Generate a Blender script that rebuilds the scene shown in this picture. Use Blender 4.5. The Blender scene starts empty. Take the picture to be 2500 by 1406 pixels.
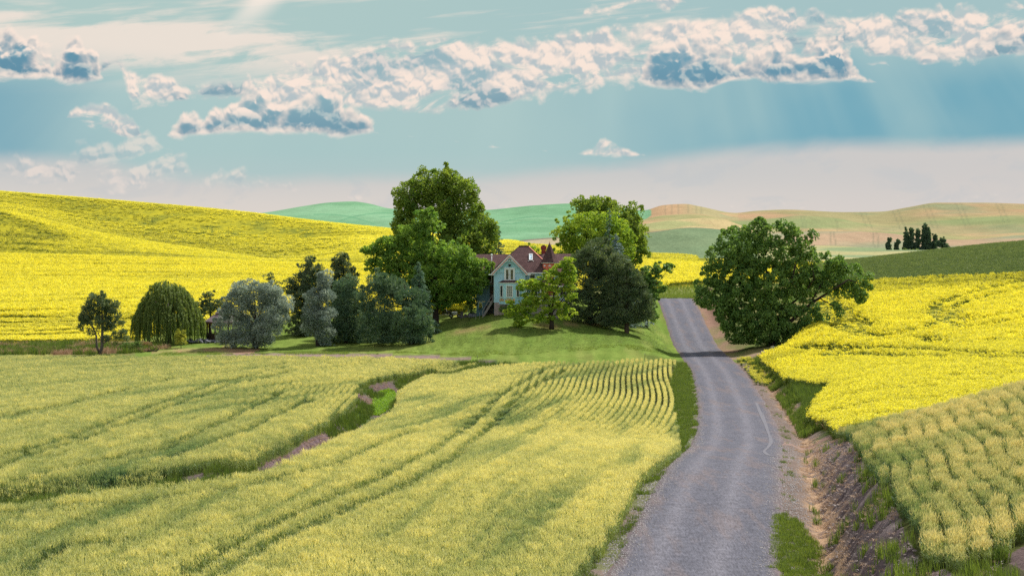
import bpy, math, random
import numpy as np

random.seed(7)
RNG = np.random.default_rng(7)
SC = bpy.context.scene
COL = SC.collection

# ------------------------------------------------------------------ camera, sun, sky, exposure
F, CX, HY = 4665.0, 1250.0, 560.0        # focal length / principal column / eye-level row, in photo pixels
cam = bpy.data.cameras.new('camera')
cam.sensor_width = 36.0
cam.lens = 36.0 * F / 2500.0
cam.shift_y = -143.0 / 2500.0
cam.clip_start = 0.5
cam.clip_end = 40000
camo = bpy.data.objects.new('camera', cam)
COL.objects.link(camo)
camo.location = (0, 0, 0)
camo.rotation_euler = (math.radians(90), 0, 0)
SC.camera = camo

SUN_EL, SUN_AZ = math.radians(51), math.radians(48)     # azimuth from +Y towards +X
sun = bpy.data.lights.new('sun', 'SUN')
sun.energy = 4.4
sun.angle = math.radians(3.5)
sun.color = (1.0, 0.95, 0.86)
suno = bpy.data.objects.new('sun', sun)
COL.objects.link(suno)
suno.rotation_euler = (math.radians(90) - SUN_EL, 0, math.pi - SUN_AZ)

SC.view_settings.view_transform = 'Standard'
SC.view_settings.look = 'None'
SC.view_settings.gamma = 1
SC.view_settings.use_curve_mapping = False
SC.view_settings.exposure = 0.5
SKY_GAIN = 2 ** -0.5
SC.cycles.max_bounces = 6
SC.cycles.diffuse_bounces = 4
SC.cycles.glossy_bounces = 2
SC.cycles.transmission_bounces = 4
SC.cycles.transparent_max_bounces = 6
SC.cycles.use_denoising = False


def lin(r, g, b):
    def f(c):
        c /= 255.0
        return c / 12.92 if c <= 0.04045 else ((c + 0.055) / 1.055) ** 2.4
    return (f(r), f(g), f(b), 1.0)


class NT:
    """small helper to write node trees as expressions"""
    def __init__(self, tree):
        self.t = tree

    def new(self, kind, **kw):
        n = self.t.nodes.new(kind)
        for k, v in kw.items():
            setattr(n, k, v)
        return n

    def put(self, sock, v):
        if isinstance(v, bpy.types.NodeSocket):
            self.t.links.new(v, sock)
        elif isinstance(v, (tuple, list)):
            n = len(sock.default_value)
            v = tuple(v)
            sock.default_value = (v + (1.0,))[:n] if len(v) < n else v[:n]
        else:
            sock.default_value = v

    def m(self, op, a, b=None, c=None, clamp=False):
        n = self.new('ShaderNodeMath', operation=op, use_clamp=clamp)
        self.put(n.inputs[0], a)
        if b is not None: self.put(n.inputs[1], b)
        if c is not None: self.put(n.inputs[2], c)
        return n.outputs[0]

    def add(self, a, b): return self.m('ADD', a, b)
    def sub(self, a, b): return self.m('SUBTRACT', a, b)
    def mul(self, a, b, clamp=False): return self.m('MULTIPLY', a, b, clamp=clamp)
    def mx(self, a, b): return self.m('MAXIMUM', a, b)
    def mn(self, a, b): return self.m('MINIMUM', a, b)

    def ss(self, v, a, b, o0=0.0, o1=1.0):
        n = self.new('ShaderNodeMapRange', interpolation_type='SMOOTHSTEP')
        self.put(n.inputs[0], v); self.put(n.inputs[1], a); self.put(n.inputs[2], b)
        self.put(n.inputs[3], o0); self.put(n.inputs[4], o1)
        return n.outputs[0]

    def lr(self, v, a, b, o0=0.0, o1=1.0):
        n = self.new('ShaderNodeMapRange')
        self.put(n.inputs[0], v); self.put(n.inputs[1], a); self.put(n.inputs[2], b)
        self.put(n.inputs[3], o0); self.put(n.inputs[4], o1)
        return n.outputs[0]

    def mix(self, f, a, b, blend='MIX'):
        n = self.new('ShaderNodeMix', data_type='RGBA', blend_type=blend)
        self.put(n.inputs[0], f); self.put(n.inputs[6], a); self.put(n.inputs[7], b)
        return n.outputs[2]

    def xyz(self, x, y, z):
        n = self.new('ShaderNodeCombineXYZ')
        self.put(n.inputs[0], x); self.put(n.inputs[1], y); self.put(n.inputs[2], z)
        return n.outputs[0]

    def noise(self, vec, scale, detail=6, rough=0.55, dist=0.0, lac=2.0):
        n = self.new('ShaderNodeTexNoise')
        if vec is not None: self.put(n.inputs['Vector'], vec)
        n.inputs['Scale'].default_value = scale
        n.inputs['Detail'].default_value = detail
        n.inputs['Roughness'].default_value = rough
        n.inputs['Lacunarity'].default_value = lac
        n.inputs['Distortion'].default_value = dist
        return n.outputs[0]

    def ramp(self, v, stops):
        n = self.new('ShaderNodeValToRGB')
        self.put(n.inputs[0], v)
        el = n.color_ramp.elements
        el[0].position, el[0].color = stops[0]
        el[1].position, el[1].color = stops[-1]
        for p, c in stops[1:-1]:
            e = el.new(p); e.color = c
        return n.outputs[0]

    def curve(self, v, pts):
        n = self.new('ShaderNodeFloatCurve')
        self.put(n.inputs[1], v)
        c = n.mapping.curves[0]
        c.points[0].location = pts[0]
        c.points[1].location = pts[-1]
        for p in pts[1:-1]:
            c.points.new(*p)
        n.mapping.update()
        return n.outputs[0]


def build_world():
    w = bpy.data.worlds.new('World')
    SC.world = w
    w.use_nodes = True
    w.cycles.sampling_method = 'NONE'
    t = w.node_tree
    t.nodes.clear()
    N = NT(t)
    out = N.new('ShaderNodeOutputWorld')
    bg = N.new('ShaderNodeBackground')
    t.links.new(bg.outputs[0], out.inputs[0])
    sky = N.new('ShaderNodeTexSky', sky_type='NISHITA')
    sky.sun_disc = False
    sky.sun_elevation = SUN_EL
    sky.sun_rotation = SUN_AZ
    sky.altitude = 700
    sky.dust_density = 1.5
    tc = N.new('ShaderNodeTexCoord')
    sep = N.new('ShaderNodeSeparateXYZ')
    t.links.new(tc.outputs['Generated'], sep.inputs[0])
    x, y, z = sep.outputs
    K = F / 1000.0
    P = N.mul(N.m('ARCTAN2', x, y), K)                 # azimuth, 1 unit = 1000 photo px near the axis
    Q = N.mul(N.m('ARCSINE', z), K)                    # elevation in the same unit
    den = N.m('DIVIDE', 2 * K, N.mx(N.add(y, 1.0), 0.02))
    S = N.mul(x, den); T = N.mul(z, den)               # stereographic: no seam, no pole in view

    def n2(vec, scale, detail=5, rough=.55, dist=0.0):
        n = N.new('ShaderNodeTexNoise', noise_dimensions='2D')
        t.links.new(vec, n.inputs['Vector'])
        n.inputs['Scale'].default_value = scale; n.inputs['Detail'].default_value = detail
        n.inputs['Roughness'].default_value = rough; n.inputs['Distortion'].default_value = dist
        return n

    vec = N.xyz(S, T, 0)
    vst = N.xyz(S, N.mul(N.sub(T, N.mul(S, .09)), 2.4), 0)
    vci = N.xyz(N.mul(S, .55), N.mul(N.sub(T, N.mul(S, .085)), 5.5), 0)
    wn = n2(vec, 11.0, 3, .5)
    wv = N.new('ShaderNodeVectorMath', operation='MULTIPLY_ADD')
    t.links.new(wn.outputs['Color'], wv.inputs[0]); wv.inputs[1].default_value = (.045, .030, 0); t.links.new(vec, wv.inputs[2])

    def vor(vin, scale, sm):
        v = N.new('ShaderNodeTexVoronoi', voronoi_dimensions='2D', feature='SMOOTH_F1')
        t.links.new(vin, v.inputs['Vector'])
        v.inputs['Scale'].default_value = scale; v.inputs['Detail'].default_value = 0
        v.inputs['Smoothness'].default_value = sm
        return v.outputs['Distance']

    def billow(vin):                                   # rounded lobes of three sizes, about +-1
        b = N.mul(N.sub(.44, vor(vin, 15.0, .12)), 2.0)
        b = N.add(b, N.mul(N.sub(.42, vor(vin, 36.0, .12)), 1.0))
        return N.add(b, N.mul(N.sub(.42, vor(vin, 95.0, .1)), .28))
    ba = billow(wv.outputs[0])
    wu = N.new('ShaderNodeVectorMath', operation='ADD')
    t.links.new(wv.outputs[0], wu.inputs[0]); wu.inputs[1].default_value = (.003, .009, 0)
    bb = billow(wu.outputs[0])
    edge = N.mul(N.sub(ba, bb), 1.6)                   # >0 on the tops of lobes (towards the sun)
    nlo = n2(vec, 2.2, 3, .5).outputs[0]
    nm = n2(wv.outputs[0], 7.5, 6, .60).outputs[0]
    nst = n2(vst, 5.5, 6, .60, .4).outputs[0]
    nci = n2(vci, 2.4, 5, .52, .35).outputs[0]

    # ---- thin high cloud over clear sky
    up = N.ss(Q, .6, 2.4)
    clear = N.mix(1.0, sky.outputs[0], (.15, .15, .15, 1), 'MULTIPLY')  # clear sky above the frame, gain raised to lift the ambient fill
    teal = N.mix(N.ss(P, -1.3, 1.2), lin(176, 202, 198), lin(164, 194, 197))
    col = N.mix(N.mul(up, .75), teal, clear)
    nc2 = n2(vci, 6.5, 5, .55, .2).outputs[0]
    cl = N.add(N.mul(N.sub(nci, .5), 3.2), N.mul(N.sub(nc2, .5), 1.4))
    veil = N.mul(N.mul(N.ss(Q, .36, .42), N.ss(Q, .545, .44)), N.ss(P, -.10, -.75, 0, .95))
    cirm = N.ss(N.add(N.add(cl, N.ss(P, -.95, .8, .34, -.30)), N.mul(veil, N.ss(nst, .30, .62, .35, 1.15))), .05, .95)
    col = N.mix(N.mul(cirm, .88), col, lin(240, 226, 214))
    # one bright sunbeam at the upper left
    beam = N.sub(P, N.add(-.60, N.mul(N.sub(Q, .56), .9)))
    beam = N.mul(N.mul(N.ss(beam, -.055, -.005), N.ss(beam, .075, .0)), N.ss(Q, .43, .56))
    col = N.mix(N.mul(beam, .75), col, lin(250, 236, 224))

    # ---- grey-blue rain deck with a soft lower boundary
    pn = N.lr(P, -1.6, 1.6)
    bq = N.sub(.560, N.mul(.6, curve_px(N, pn, [(-350, 385), (0, 388), (220, 396), (340, 420), (600, 436), (1000, 428), (1200, 424), (1450, 406),
                                                  (1650, 382), (1800, 364), (2500, 350), (2850, 346)])))
    dq = N.sub(N.add(Q, N.mul(N.sub(nst, .5), .018)), bq)
    lowm = N.ss(N.add(dq, N.mul(N.sub(nlo, .5), .03)), -.030, .022)
    tm = N.ss(N.add(Q, N.add(N.mul(N.sub(nlo, .5), .06), N.ss(P, .2, -.5, 0, .03))), .33, .47, 1.0, 0.0)
    deck = N.mix(N.ss(P, -.10, .85), lin(168, 198, 198), lin(112, 169, 187))
    deck = N.mix(N.ss(P, -.85, -1.3), deck, lin(122, 170, 186))
    rp = N.m('DIVIDE', N.sub(P, .25), N.sub(1.7, Q))
    ray = n2(N.xyz(rp, N.mul(Q, .05), 0), 7.0, 3, .5).outputs[0]
    deck = N.mix(N.mul(N.ss(ray, .42, .72), N.ss(Q, .10, .32, .08, .34)), deck, lin(178, 206, 204))
    deck = N.mix(N.mul(N.ss(nlo, .40, .62), .25), deck, lin(172, 200, 198))
    deck = N.mix(N.ss(Q, .20, .13, 0, .25), deck, lin(190, 200, 200))
    hor = N.mix(N.ss(Q, .03, .16), lin(219, 211, 204), lin(200, 201, 200))
    hor = N.mix(N.ss(P, .2, 1.1, 0, .6), hor, lin(209, 203, 200))
    hor = N.mix(N.mul(N.ss(nst, .50, .70), .35), hor, lin(190, 196, 200))
    hor = N.mix(N.mul(lowm, .96), hor, deck)
    col = N.mix(tm, col, hor)

    # ---- cloud layers: top and base profiles, billowed by noise
    def layer(prof, wt, wb):
        top = N.sub(.560, N.mul(.6, curve_px(N, pn, [(a, b) for a, b, c in prof])))
        bas = N.sub(.560, N.mul(.6, curve_px(N, pn, [(a, c) for a, b, c in prof])))
        return N.mul(N.sub(top, Q), 1.0 / wt), N.mul(N.sub(Q, bas), 1.0 / wb)
    nmid = n2(vst, 3.4, 5, .58, .3).outputs[0]
    hollow = N.ss(N.add(N.mul(N.sub(nmid, .5), 2.6), N.mul(N.sub(nm, .5), .9)), -.10, .50)
    bump = N.add(N.mul(ba, .75), N.mul(N.sub(nm, .5), .9))

    def band(col, prof, wt, wb, k, amt, dk=.95, gap=.45):
        a, b = layer(prof, wt, wb)
        tt = N.mn(N.add(a, N.mul(bump, k)), N.add(b, N.add(N.mul(bump, k * .8), N.mul(N.sub(nst, .5), k * 3.0))))
        tt = N.mn(tt, N.add(gap, N.add(N.mul(bump, .22), N.mul(N.sub(nst, .47), 4.2))))
        al = N.ss(tt, -.14, .58)
        lit = N.mix(N.ss(edge, .55, -.75), lin(251, 231, 217), lin(184, 195, 199))
        sh = N.mix(N.ss(edge, -.35, .75), N.mix(N.ss(b, 2.0, .1), lin(150, 180, 189), lin(122, 158, 174)), lin(218, 212, 208))
        dm = N.ss(N.add(N.mul(hollow, .95), N.mul(N.ss(b, 1.6, -.2), .45)), .08, .95)
        c = N.mix(N.mul(dm, dk), lit, sh)
        c = N.mix(N.ss(tt, .50, .02, 0, .38), c, lin(250, 232, 219))
        return N.mix(N.mul(al, amt), col, c)

    col = band(col, [(-350, 400, 440), (60, 396, 440), (150, 385, 445), (230, 360, 445), (300, 338, 446), (345, 322, 444), (390, 350, 440), (440, 390, 436), (520, 425, 440), (620, 425, 440), (700, 470, 460), (2850, 470, 460)], .045, .05, .75, .50, .5)
    col = band(col, [(-350, 130, 110), (200, 200, 185), (242, 172, 182), (285, 140, 168), (325, 166, 268), (380, 182, 262), (430, 206, 240), (480, 214, 246), (560, 206, 252), (640, 194, 262),
                     (690, 150, 268), (760, 158, 272), (830, 128, 276), (900, 112, 276), (1000, 100, 280), (1100, 92, 276), (1200, 96, 266), (1300, 90, 246), (1400, 76, 226),
                     (1500, 72, 214), (1600, 64, 200), (1700, 44, 178), (1800, 34, 160), (1850, 18, 150), (1890, 22, 144), (1920, 38, 136), (2100, 42, 130), (2200, 42, 160), (2300, 40, 170),
                     (2400, 34, 168), (2500, 38, 160), (2850, 40, 150)], .035, .04, .62, .95)
    col = band(col, [(-350, 330, 300), (140, 320, 300), (176, 272, 300), (222, 254, 322), (262, 262, 332), (300, 284, 344), (332, 300, 348), (352, 340, 330), (1000, 340, 330), (1408, 384, 378), (1445, 364, 382), (1478, 338, 382),
                     (1500, 348, 382), (1525, 364, 382), (1560, 382, 378), (1700, 400, 380), (2080, 180, 160), (2125, 158, 168), (2170, 158, 168), (2190, 190, 195), (2300, 190, 180), (2850, 190, 180)], .022, .016, .5, .92, .5)
    col = band(col, [(-350, 60, 40), (1400, 60, 40), (1450, 16, 46), (1500, 12, 52), (1560, -2, 50), (1620, -6, 44), (1672, 0, 18), (1700, 50, 30), (2850, 50, 30)], .03, .03, .6, .92, .6)

    a, b = layer([(-350, 100, 212), (0, 92, 212), (40, 92, 212), (75, 122, 212), (110, 137, 212), (150, 128, 212), (190, 118, 210), (228, 142, 208), (246, 176, 206), (262, 225, 195), (340, 300, 270), (395, 360, 335),
                  (415, 318, 346), (445, 288, 346), (500, 278, 338), (550, 258, 334), (585, 216, 334), (612, 208, 334), (640, 232, 334), (680, 262, 334), (705, 236, 334), (740, 222, 334), (800, 214, 334),
                  (842, 232, 333), (865, 262, 332), (895, 285, 330), (914, 312, 322), (940, 360, 330), (1200, 300, 270), (1530, 230, 200), (1562, 160, 205), (1582, 120, 214), (1625, 106, 220), (1690, 104, 222), (1740, 112, 220),
                  (1800, 130, 204), (1850, 142, 204), (1880, 136, 206), (1902, 114, 210), (1950, 112, 210), (1995, 108, 210), (2022, 94, 210), (2046, 97, 210), (2062, 126, 209), (2090, 154, 209),
                  (2115, 188, 209), (2136, 204, 208), (2170, 240, 210), (2220, 200, 150), (2270, 130, 150), (2320, 112, 152), (2370, 125, 140), (2420, 90, 120), (2500, 92, 125), (2850, 92, 125)], .10, .05)
    tt = N.mn(N.add(a, N.mul(bump, .42)), N.add(N.mul(b, 1.0), N.mul(N.sub(nst, .5), 1.1)))
    al = N.ss(tt, -.06, .24)
    core = N.mix(N.ss(P, -.2, .4), lin(140, 176, 186), lin(118, 163, 181))
    core = N.mix(N.ss(P, -.98, -1.05), core, lin(104, 152, 172))
    core = N.mix(N.ss(b, 2.2, .2, 0, .55), core, lin(96, 138, 162))
    core = N.mix(N.mul(N.ss(edge, -.1, .7), .55), core, lin(196, 208, 206))
    core = N.mix(N.mul(N.ss(N.add(nmid, N.mul(edge, .16)), .46, .68), N.ss(b, .5, 1.3)), core, N.mix(N.ss(edge, -.4, .5), lin(168, 192, 198), lin(248, 230, 217)))
    rim = N.ss(N.add(tt, N.mul(edge, -.20)), -.04, .62)
    c = N.mix(rim, N.mix(N.ss(b, .5, .0, 0, .45), lin(250, 230, 216), lin(196, 206, 206)), core)
    col = N.mix(al, col, c)

    # ---- out of the frame broken cloud goes on overhead, brightened for more ambient fill
    far = n2(vec, 1.1, 6, .58).outputs[0]
    fm = N.mul(N.ss(far, .46, .66), N.ss(Q, .60, 1.3))
    over = N.mix(N.ss(far, .60, .78), (1.25, 1.12, 1.0, 1), lin(190, 205, 210))
    col = N.mix(N.mul(fm, .85), col, over)
    col = N.mix(N.ss(z, -.004, -.03), col, (.16, .15, .06, 1))
    t.links.new(col, bg.inputs[0])
    bg.inputs[1].default_value = SKY_GAIN


def curve_px(N, pn, pts):
    """profile given in photo pixels, along the azimuth; rows are scaled by 1/600"""
    K = F / 1000.0
    out = []
    for px, py in pts:
        p = math.atan((px - 1250.0) / F) * K
        out.append(((p + 1.6) / 3.2, (py + 0.0) / 600.0))
    out = [(min(max(a, 0.0), 1.0), b) for a, b in out]
    n = N.new('ShaderNodeFloatCurve')
    N.put(n.inputs[1], pn)
    c = n.mapping.curves[0]
    n.mapping.clip_min_y = -1
    c.points[0].location = out[0]; c.points[1].location = out[-1]
    for p in out[1:-1]: c.points.new(*p)
    for p in c.points: p.handle_type = 'VECTOR' if len(out) > 14 else 'AUTO'
    n.mapping.update()
    return n.outputs[0]


build_world()

# ------------------------------------------------------------------ terrain heights
def pchip(xs, ys, xq):
    """monotone cubic through columns of ys (n, m) at xs (n,), evaluated at xq (k,) -> (k, m)"""
    xs = np.asarray(xs, float); ys = np.asarray(ys, float)
    if ys.ndim == 1: ys = ys[:, None]
    h = np.diff(xs)[:, None]
    d = np.diff(ys, axis=0) / h
    mm = np.zeros_like(ys)
    w1 = 2 * h[1:] + h[:-1]; w2 = h[1:] + 2 * h[:-1]
    with np.errstate(divide='ignore', invalid='ignore'):
        hm = (w1 + w2) / (w1 / d[:-1] + w2 / d[1:])
    mm[1:-1] = np.where(d[:-1] * d[1:] > 0, hm, 0)
    mm[0], mm[-1] = d[0], d[-1]
    i = np.clip(np.searchsorted(xs, xq) - 1, 0, len(xs) - 2)
    hh = (xs[i + 1] - xs[i])[:, None]
    s = np.clip((np.asarray(xq)[:, None] - xs[i][:, None]) / hh, 0, 1)
    return ((1 + 2 * s) * (1 - s) ** 2 * ys[i] + s * (1 - s) ** 2 * hh * mm[i]
            + s * s * (3 - 2 * s) * ys[i + 1] + s * s * (s - 1) * hh * mm[i + 1])


def Zs(Y, *pairs):                                   # heights -> the rows they are seen at
    return Y, [(p, HY - z * F / Y) for p, z in pairs]


def Rs(Y, *pairs):
    return Y, list(pairs)


ST = [
    Zs(55, (-800, -12.4), (0, -12.4), (1250, -12.3), (1700, -12.35), (2500, -12.3), (3300, -12)),
    Zs(68, (-800, -12.4), (0, -12.4), (900, -12.3), (1250, -12.25), (1500, -12.2), (1700, -12.3), (2500, -12.3), (3300, -12)),
    Zs(100, (-800, -12.4), (0, -12.4), (900, -12.5), (1250, -12.5), (1500, -12.5), (1765, -12.65), (2500, -12.6), (3300, -12.2)),
    Zs(133, (-800, -12.8), (0, -13), (500, -13.2), (900, -13.8), (1250, -14.3), (1500, -14.6), (1800, -14.8), (1950, -14.5), (2150, -13.6), (2500, -13.3), (3300, -12.8)),
    Zs(160, (-800, -13.4), (0, -13.7), (500, -14.2), (900, -14.8), (1250, -15.1), (1500, -15.3), (1790, -15.5), (1950, -14.9), (2150, -13.4), (2500, -12.7), (3300, -12)),
    Zs(193, (-800, -14.2), (0, -14.6), (500, -15.2), (900, -15.6), (1250, -15.8), (1500, -16), (1772, -16.1), (1900, -15.5), (2150, -13.2), (2500, -12.0), (3300, -11)),
    Zs(232, (-800, -15.5), (0, -15.7), (500, -15.8), (900, -15.9), (1250, -15.9), (1500, -16.0), (1740, -16.45), (1900, -15.4), (2150, -12.2), (2500, -10.8), (3300, -9)),
    Zs(250, (-800, -15.4), (0, -15.8), (500, -15.2), (900, -15.3), (1050, -14.8), (1250, -13.4), (1500, -14.4), (1720, -16.6), (1900, -15.5), (2000, -13.6), (2150, -11.8), (2500, -10.3), (3300, -8)),
    Zs(266, (-800, -14.8), (0, -15.4), (500, -14.5), (900, -14.2), (1100, -12.6), (1250, -11.3), (1500, -13.2), (1703, -16.5), (1890, -15.3), (2000, -12.9), (2150, -11.3), (2500, -9.8), (3300, -7.5)),
    Zs(290, (-800, -13.8), (0, -14.6), (500, -13.5), (900, -13.0), (1250, -11.0), (1500, -12.2), (1680, -14.9), (1880, -13.4), (2000, -11.6), (2150, -10.5), (2500, -9.2), (3300, -7)),
    Zs(330, (-800, -12), (0, -13.2), (500, -12.5), (900, -12.0), (1250, -10.8), (1500, -11.4), (1648, -12.0), (1900, -10.8), (2150, -8.5), (2500, -7.2), (3300, -5)),
    Rs(400, (-800, 680), (0, 690), (500, 688), (900, 686), (1250, 668), (1500, 680), (1660, 680), (1900, 662), (2050, 654), (2150, 641), (2500, 607), (3300, 570)),
    Rs(445, (-800, 640), (0, 652), (500, 657), (900, 666), (1250, 650), (1500, 660), (1660, 660), (1900, 655), (2050, 644), (2150, 633), (2500, 596), (3300, 560)),
    Rs(480, (-800, 615), (0, 628), (500, 641), (700, 650), (900, 656), (1100, 650), (1250, 638), (1500, 645), (1660, 650), (1900, 662), (2050, 655), (2150, 645), (2500, 606), (3300, 570)),
    Rs(560, (-800, 622), (0, 634), (500, 648), (900, 645), (1100, 630), (1250, 618), (1500, 632), (1660, 640), (1800, 645), (1900, 668), (2150, 665), (2500, 630), (3300, 590)),
    Rs(680, (-800, 545), (0, 588), (250, 610), (500, 635), (700, 648), (900, 632), (1100, 612), (1250, 603), (1500, 622), (1600, 627), (1700, 630), (1800, 632), (1900, 660), (2150, 660), (2500, 635), (3300, 600)),
    Rs(820, (-800, 470), (0, 520), (250, 577), (500, 616), (700, 640), (900, 615), (1100, 600), (1250, 596), (1300, 603), (1500, 630), (1600, 632), (1700, 634), (1800, 636), (1900, 645), (2000, 640), (2150, 640), (2500, 630), (3300, 610)),
    Rs(900, (-800, 480), (0, 528), (250, 582), (500, 619), (700, 632), (900, 605), (1100, 597), (1250, 594), (1300, 600), (1500, 615), (1600, 618), (1700, 610), (1800, 615), (1900, 630), (2000, 630), (2150, 632), (2500, 625), (3300, 610)),
    Rs(1000, (-800, 470), (0, 524), (250, 570), (500, 598), (700, 612), (900, 592), (1100, 590), (1240, 591), (1300, 597), (1500, 598), (1600, 590), (1700, 578), (1800, 588), (1900, 612), (2000, 622), (2150, 622), (2500, 620), (3300, 605)),
    Rs(1120, (-800, 440), (0, 505), (250, 545), (500, 570), (700, 590), (900, 580), (1100, 588), (1240, 594), (1300, 590), (1400, 582), (1500, 578), (1600, 566), (1690, 556), (1780, 563), (1900, 592), (2000, 606), (2150, 612), (2500, 612), (3300, 600)),
    Rs(1400, (-800, 405), (0, 470), (300, 494), (600, 521), (750, 540), (850, 551), (940, 560), (1050, 572), (1240, 580), (1300, 577), (1400, 572), (1500, 568), (1600, 562), (1690, 561), (1780, 568), (1900, 600), (2000, 600), (2150, 606), (2500, 606), (3300, 595)),
    Rs(1550, (-800, 415), (0, 478), (600, 527), (850, 556), (1000, 566), (1240, 566), (1400, 562), (1520, 556), (1600, 543), (1650, 537), (1725, 532), (1768, 536), (1806, 549), (1900, 575), (1990, 590), (2150, 600), (2500, 600), (3300, 590)),
    Rs(1800, (-800, 440), (0, 500), (600, 535), (850, 556), (1000, 553), (1240, 552), (1400, 548), (1520, 553), (1600, 550), (1725, 540), (1806, 556), (1900, 567), (1990, 565), (2080, 565), (2185, 571), (2220, 576), (2350, 586), (2500, 575), (3300, 570)),
    Rs(1950, (-800, 445), (0, 502), (600, 532), (850, 545), (1240, 545), (1400, 538), (1520, 548), (1600, 546), (1725, 542), (1806, 556), (1900, 562), (1990, 568), (2185, 576), (2350, 580), (2500, 568), (3300, 565)),
    Rs(2300, (-800, 450), (0, 505), (600, 526), (850, 520), (1000, 530), (1240, 530), (1400, 522), (1560, 540), (1620, 530), (1700, 525), (1800, 542), (1890, 533), (1954, 527), (2042, 533), (2110, 548), (2150, 556), (2300, 548), (2500, 532), (3300, 530)),
    Rs(2480, (-800, 455), (0, 505), (600, 526), (850, 516), (1000, 528), (1240, 526), (1400, 516), (1560, 536), (1620, 526), (1700, 522), (1800, 540), (1890, 535), (1954, 530), (2042, 536), (2150, 548), (2300, 532), (2500, 522), (3300, 522)),
    Rs(3000, (-800, 470), (0, 505), (400, 532), (620, 522), (750, 502), (800, 495), (860, 492), (900, 497), (950, 509), (1080, 518), (1200, 512), (1300, 502), (1400, 497), (1500, 505), (1570, 514), (1620, 501), (1673, 498), (1708, 504), (1796, 520), (1845, 515), (1920, 512), (2060, 518), (2148, 517), (2218, 506), (2290, 495), (2395, 495), (2500, 498), (2700, 508), (3300, 515)),
    Rs(3600, (-800, 480), (0, 515), (620, 530), (860, 502), (950, 520), (1200, 522), (1400, 506), (1570, 522), (1673, 508), (1800, 528), (2100, 525), (2290, 505), (2500, 508), (3300, 525)),
    Rs(7000, (-800, 552), (1250, 554), (3300, 553)),
    Rs(16000, (-800, 558), (1250, 558), (3300, 558)),
]
PXG = np.arange(-3200, 5701, 10.0)
stY = np.array([s[0] for s in ST], float)
stV = np.array([pchip([p for p, _ in s[1]], [v for _, v in s[1]], np.clip(PXG, s[1][0][0], s[1][-1][0]))[:, 0] for s in ST])
YG = np.concatenate([1 / np.linspace(1 / 55.0, 1 / 420.0, 330), np.geomspace(424, 16000, 320)])
BASE = pchip(-1.0 / stY, stV, -1.0 / YG)              # rows seen, (rows, columns)
BASEZ = (HY - BASE) * YG[:, None] / F

RY = np.array([30, 55, 68, 81, 100, 133, 160, 193, 225, 266, 290, 330, 343, 356, 380.])
RX = np.array([0.5, 4.6, 6.44, 8.4, 11.0, 15.7, 18.6, 21.6, 24.0, 25.8, 26.7, 28.2, 29.0, 31.0, 37.0])
RZ = np.array([-12.4, -12.35, -12.3, -12.15, -12.65, -14.6, -15.4, -16.1, -16.4, -16.5, -14.9, -12.0, -12.1, -13.0, -14.0])
_yy = np.linspace(30, 380, 1401)
_rx = pchip(RY, RX, _yy)[:, 0]
_rz = pchip(RY, RZ, _yy)[:, 0]
def road_x(Y): return np.interp(Y, _yy, _rx)
def road_z(Y): return np.interp(Y, _yy, _rz)


def sstep(a, b, v):
    s = np.clip((np.asarray(v, float) - a) / (b - a), 0, 1)
    return s * s * (3 - 2 * s)


def _hash(ix, iy, seed):
    n = (ix.astype(np.int64) * 374761393 + iy.astype(np.int64) * 668265263 + seed * 1442695041) & 0xffffffff
    n = ((n ^ (n >> 13)) * 1274126177) & 0xffffffff
    return ((n ^ (n >> 16)) & 0xffff) / 65535.0


def vnoise(x, y, seed=0, octaves=1):
    x = np.asarray(x, float); y = np.asarray(y, float)
    tot = np.zeros(np.broadcast(x, y).shape); amp = 1.0; nrm = 0
    for o in range(octaves):
        ix = np.floor(x); iy = np.floor(y)
        fx = x - ix; fy = y - iy
        fx = fx * fx * (3 - 2 * fx); fy = fy * fy * (3 - 2 * fy)
        a = _hash(ix, iy, seed + o); b = _hash(ix + 1, iy, seed + o)
        c = _hash(ix, iy + 1, seed + o); d = _hash(ix + 1, iy + 1, seed + o)
        tot = tot + amp * ((a * (1 - fx) + b * fx) * (1 - fy) + (c * (1 - fx) + d * fx) * fy)
        nrm += amp; amp *= 0.5; x = x * 2.03 + 11.3; y = y * 2.03 + 5.7
    return tot / nrm


def base_z(X, Y):
    X = np.asarray(X, float); Y = np.asarray(Y, float)
    yy = np.clip(Y, 55.0, 15990.0)
    px = np.clip(CX + X * F / yy, PXG[0], PXG[-1] - 1)
    j = np.clip(((px - PXG[0]) / 10.0).astype(int), 0, len(PXG) - 2)
    fx = (px - PXG[j]) / 10.0
    i = np.clip(np.searchsorted(YG, yy) - 1, 0, len(YG) - 2)
    ti = (1 / yy - 1 / YG[i]) / (1 / YG[i + 1] - 1 / YG[i])
    r = ((BASE[i, j] * (1 - fx) + BASE[i, j + 1] * fx) * (1 - ti) + (BASE[i + 1, j] * (1 - fx) + BASE[i + 1, j + 1] * fx) * ti)
    return (HY - r) * yy / F


GULLY = None            # polyline of the ditch between the wheat fields, filled in below


def seg_dist(X, Y, poly):
    """distance to a polyline and the position along it (0..1)"""
    best = np.full(np.shape(X), 1e9); par = np.zeros(np.shape(X))
    n = len(poly) - 1
    for k in range(n):
        ax, ay = poly[k]; bx, by = poly[k + 1]
        dx, dy = bx - ax, by - ay
        tt = np.clip(((X - ax) * dx + (Y - ay) * dy) / (dx * dx + dy * dy + 1e-9), 0, 1)
        d = np.hypot(X - ax - tt * dx, Y - ay - tt * dy)
        m = d < best
        best = np.where(m, d, best); par = np.where(m, (k + tt) / n, par)
    return best, par


BANK_Y = [30, 55, 73, 90, 100, 115, 124]
BANK_H = [2.9, 2.8, 2.5, 2.05, 1.7, 0.8, 0.0]


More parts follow.
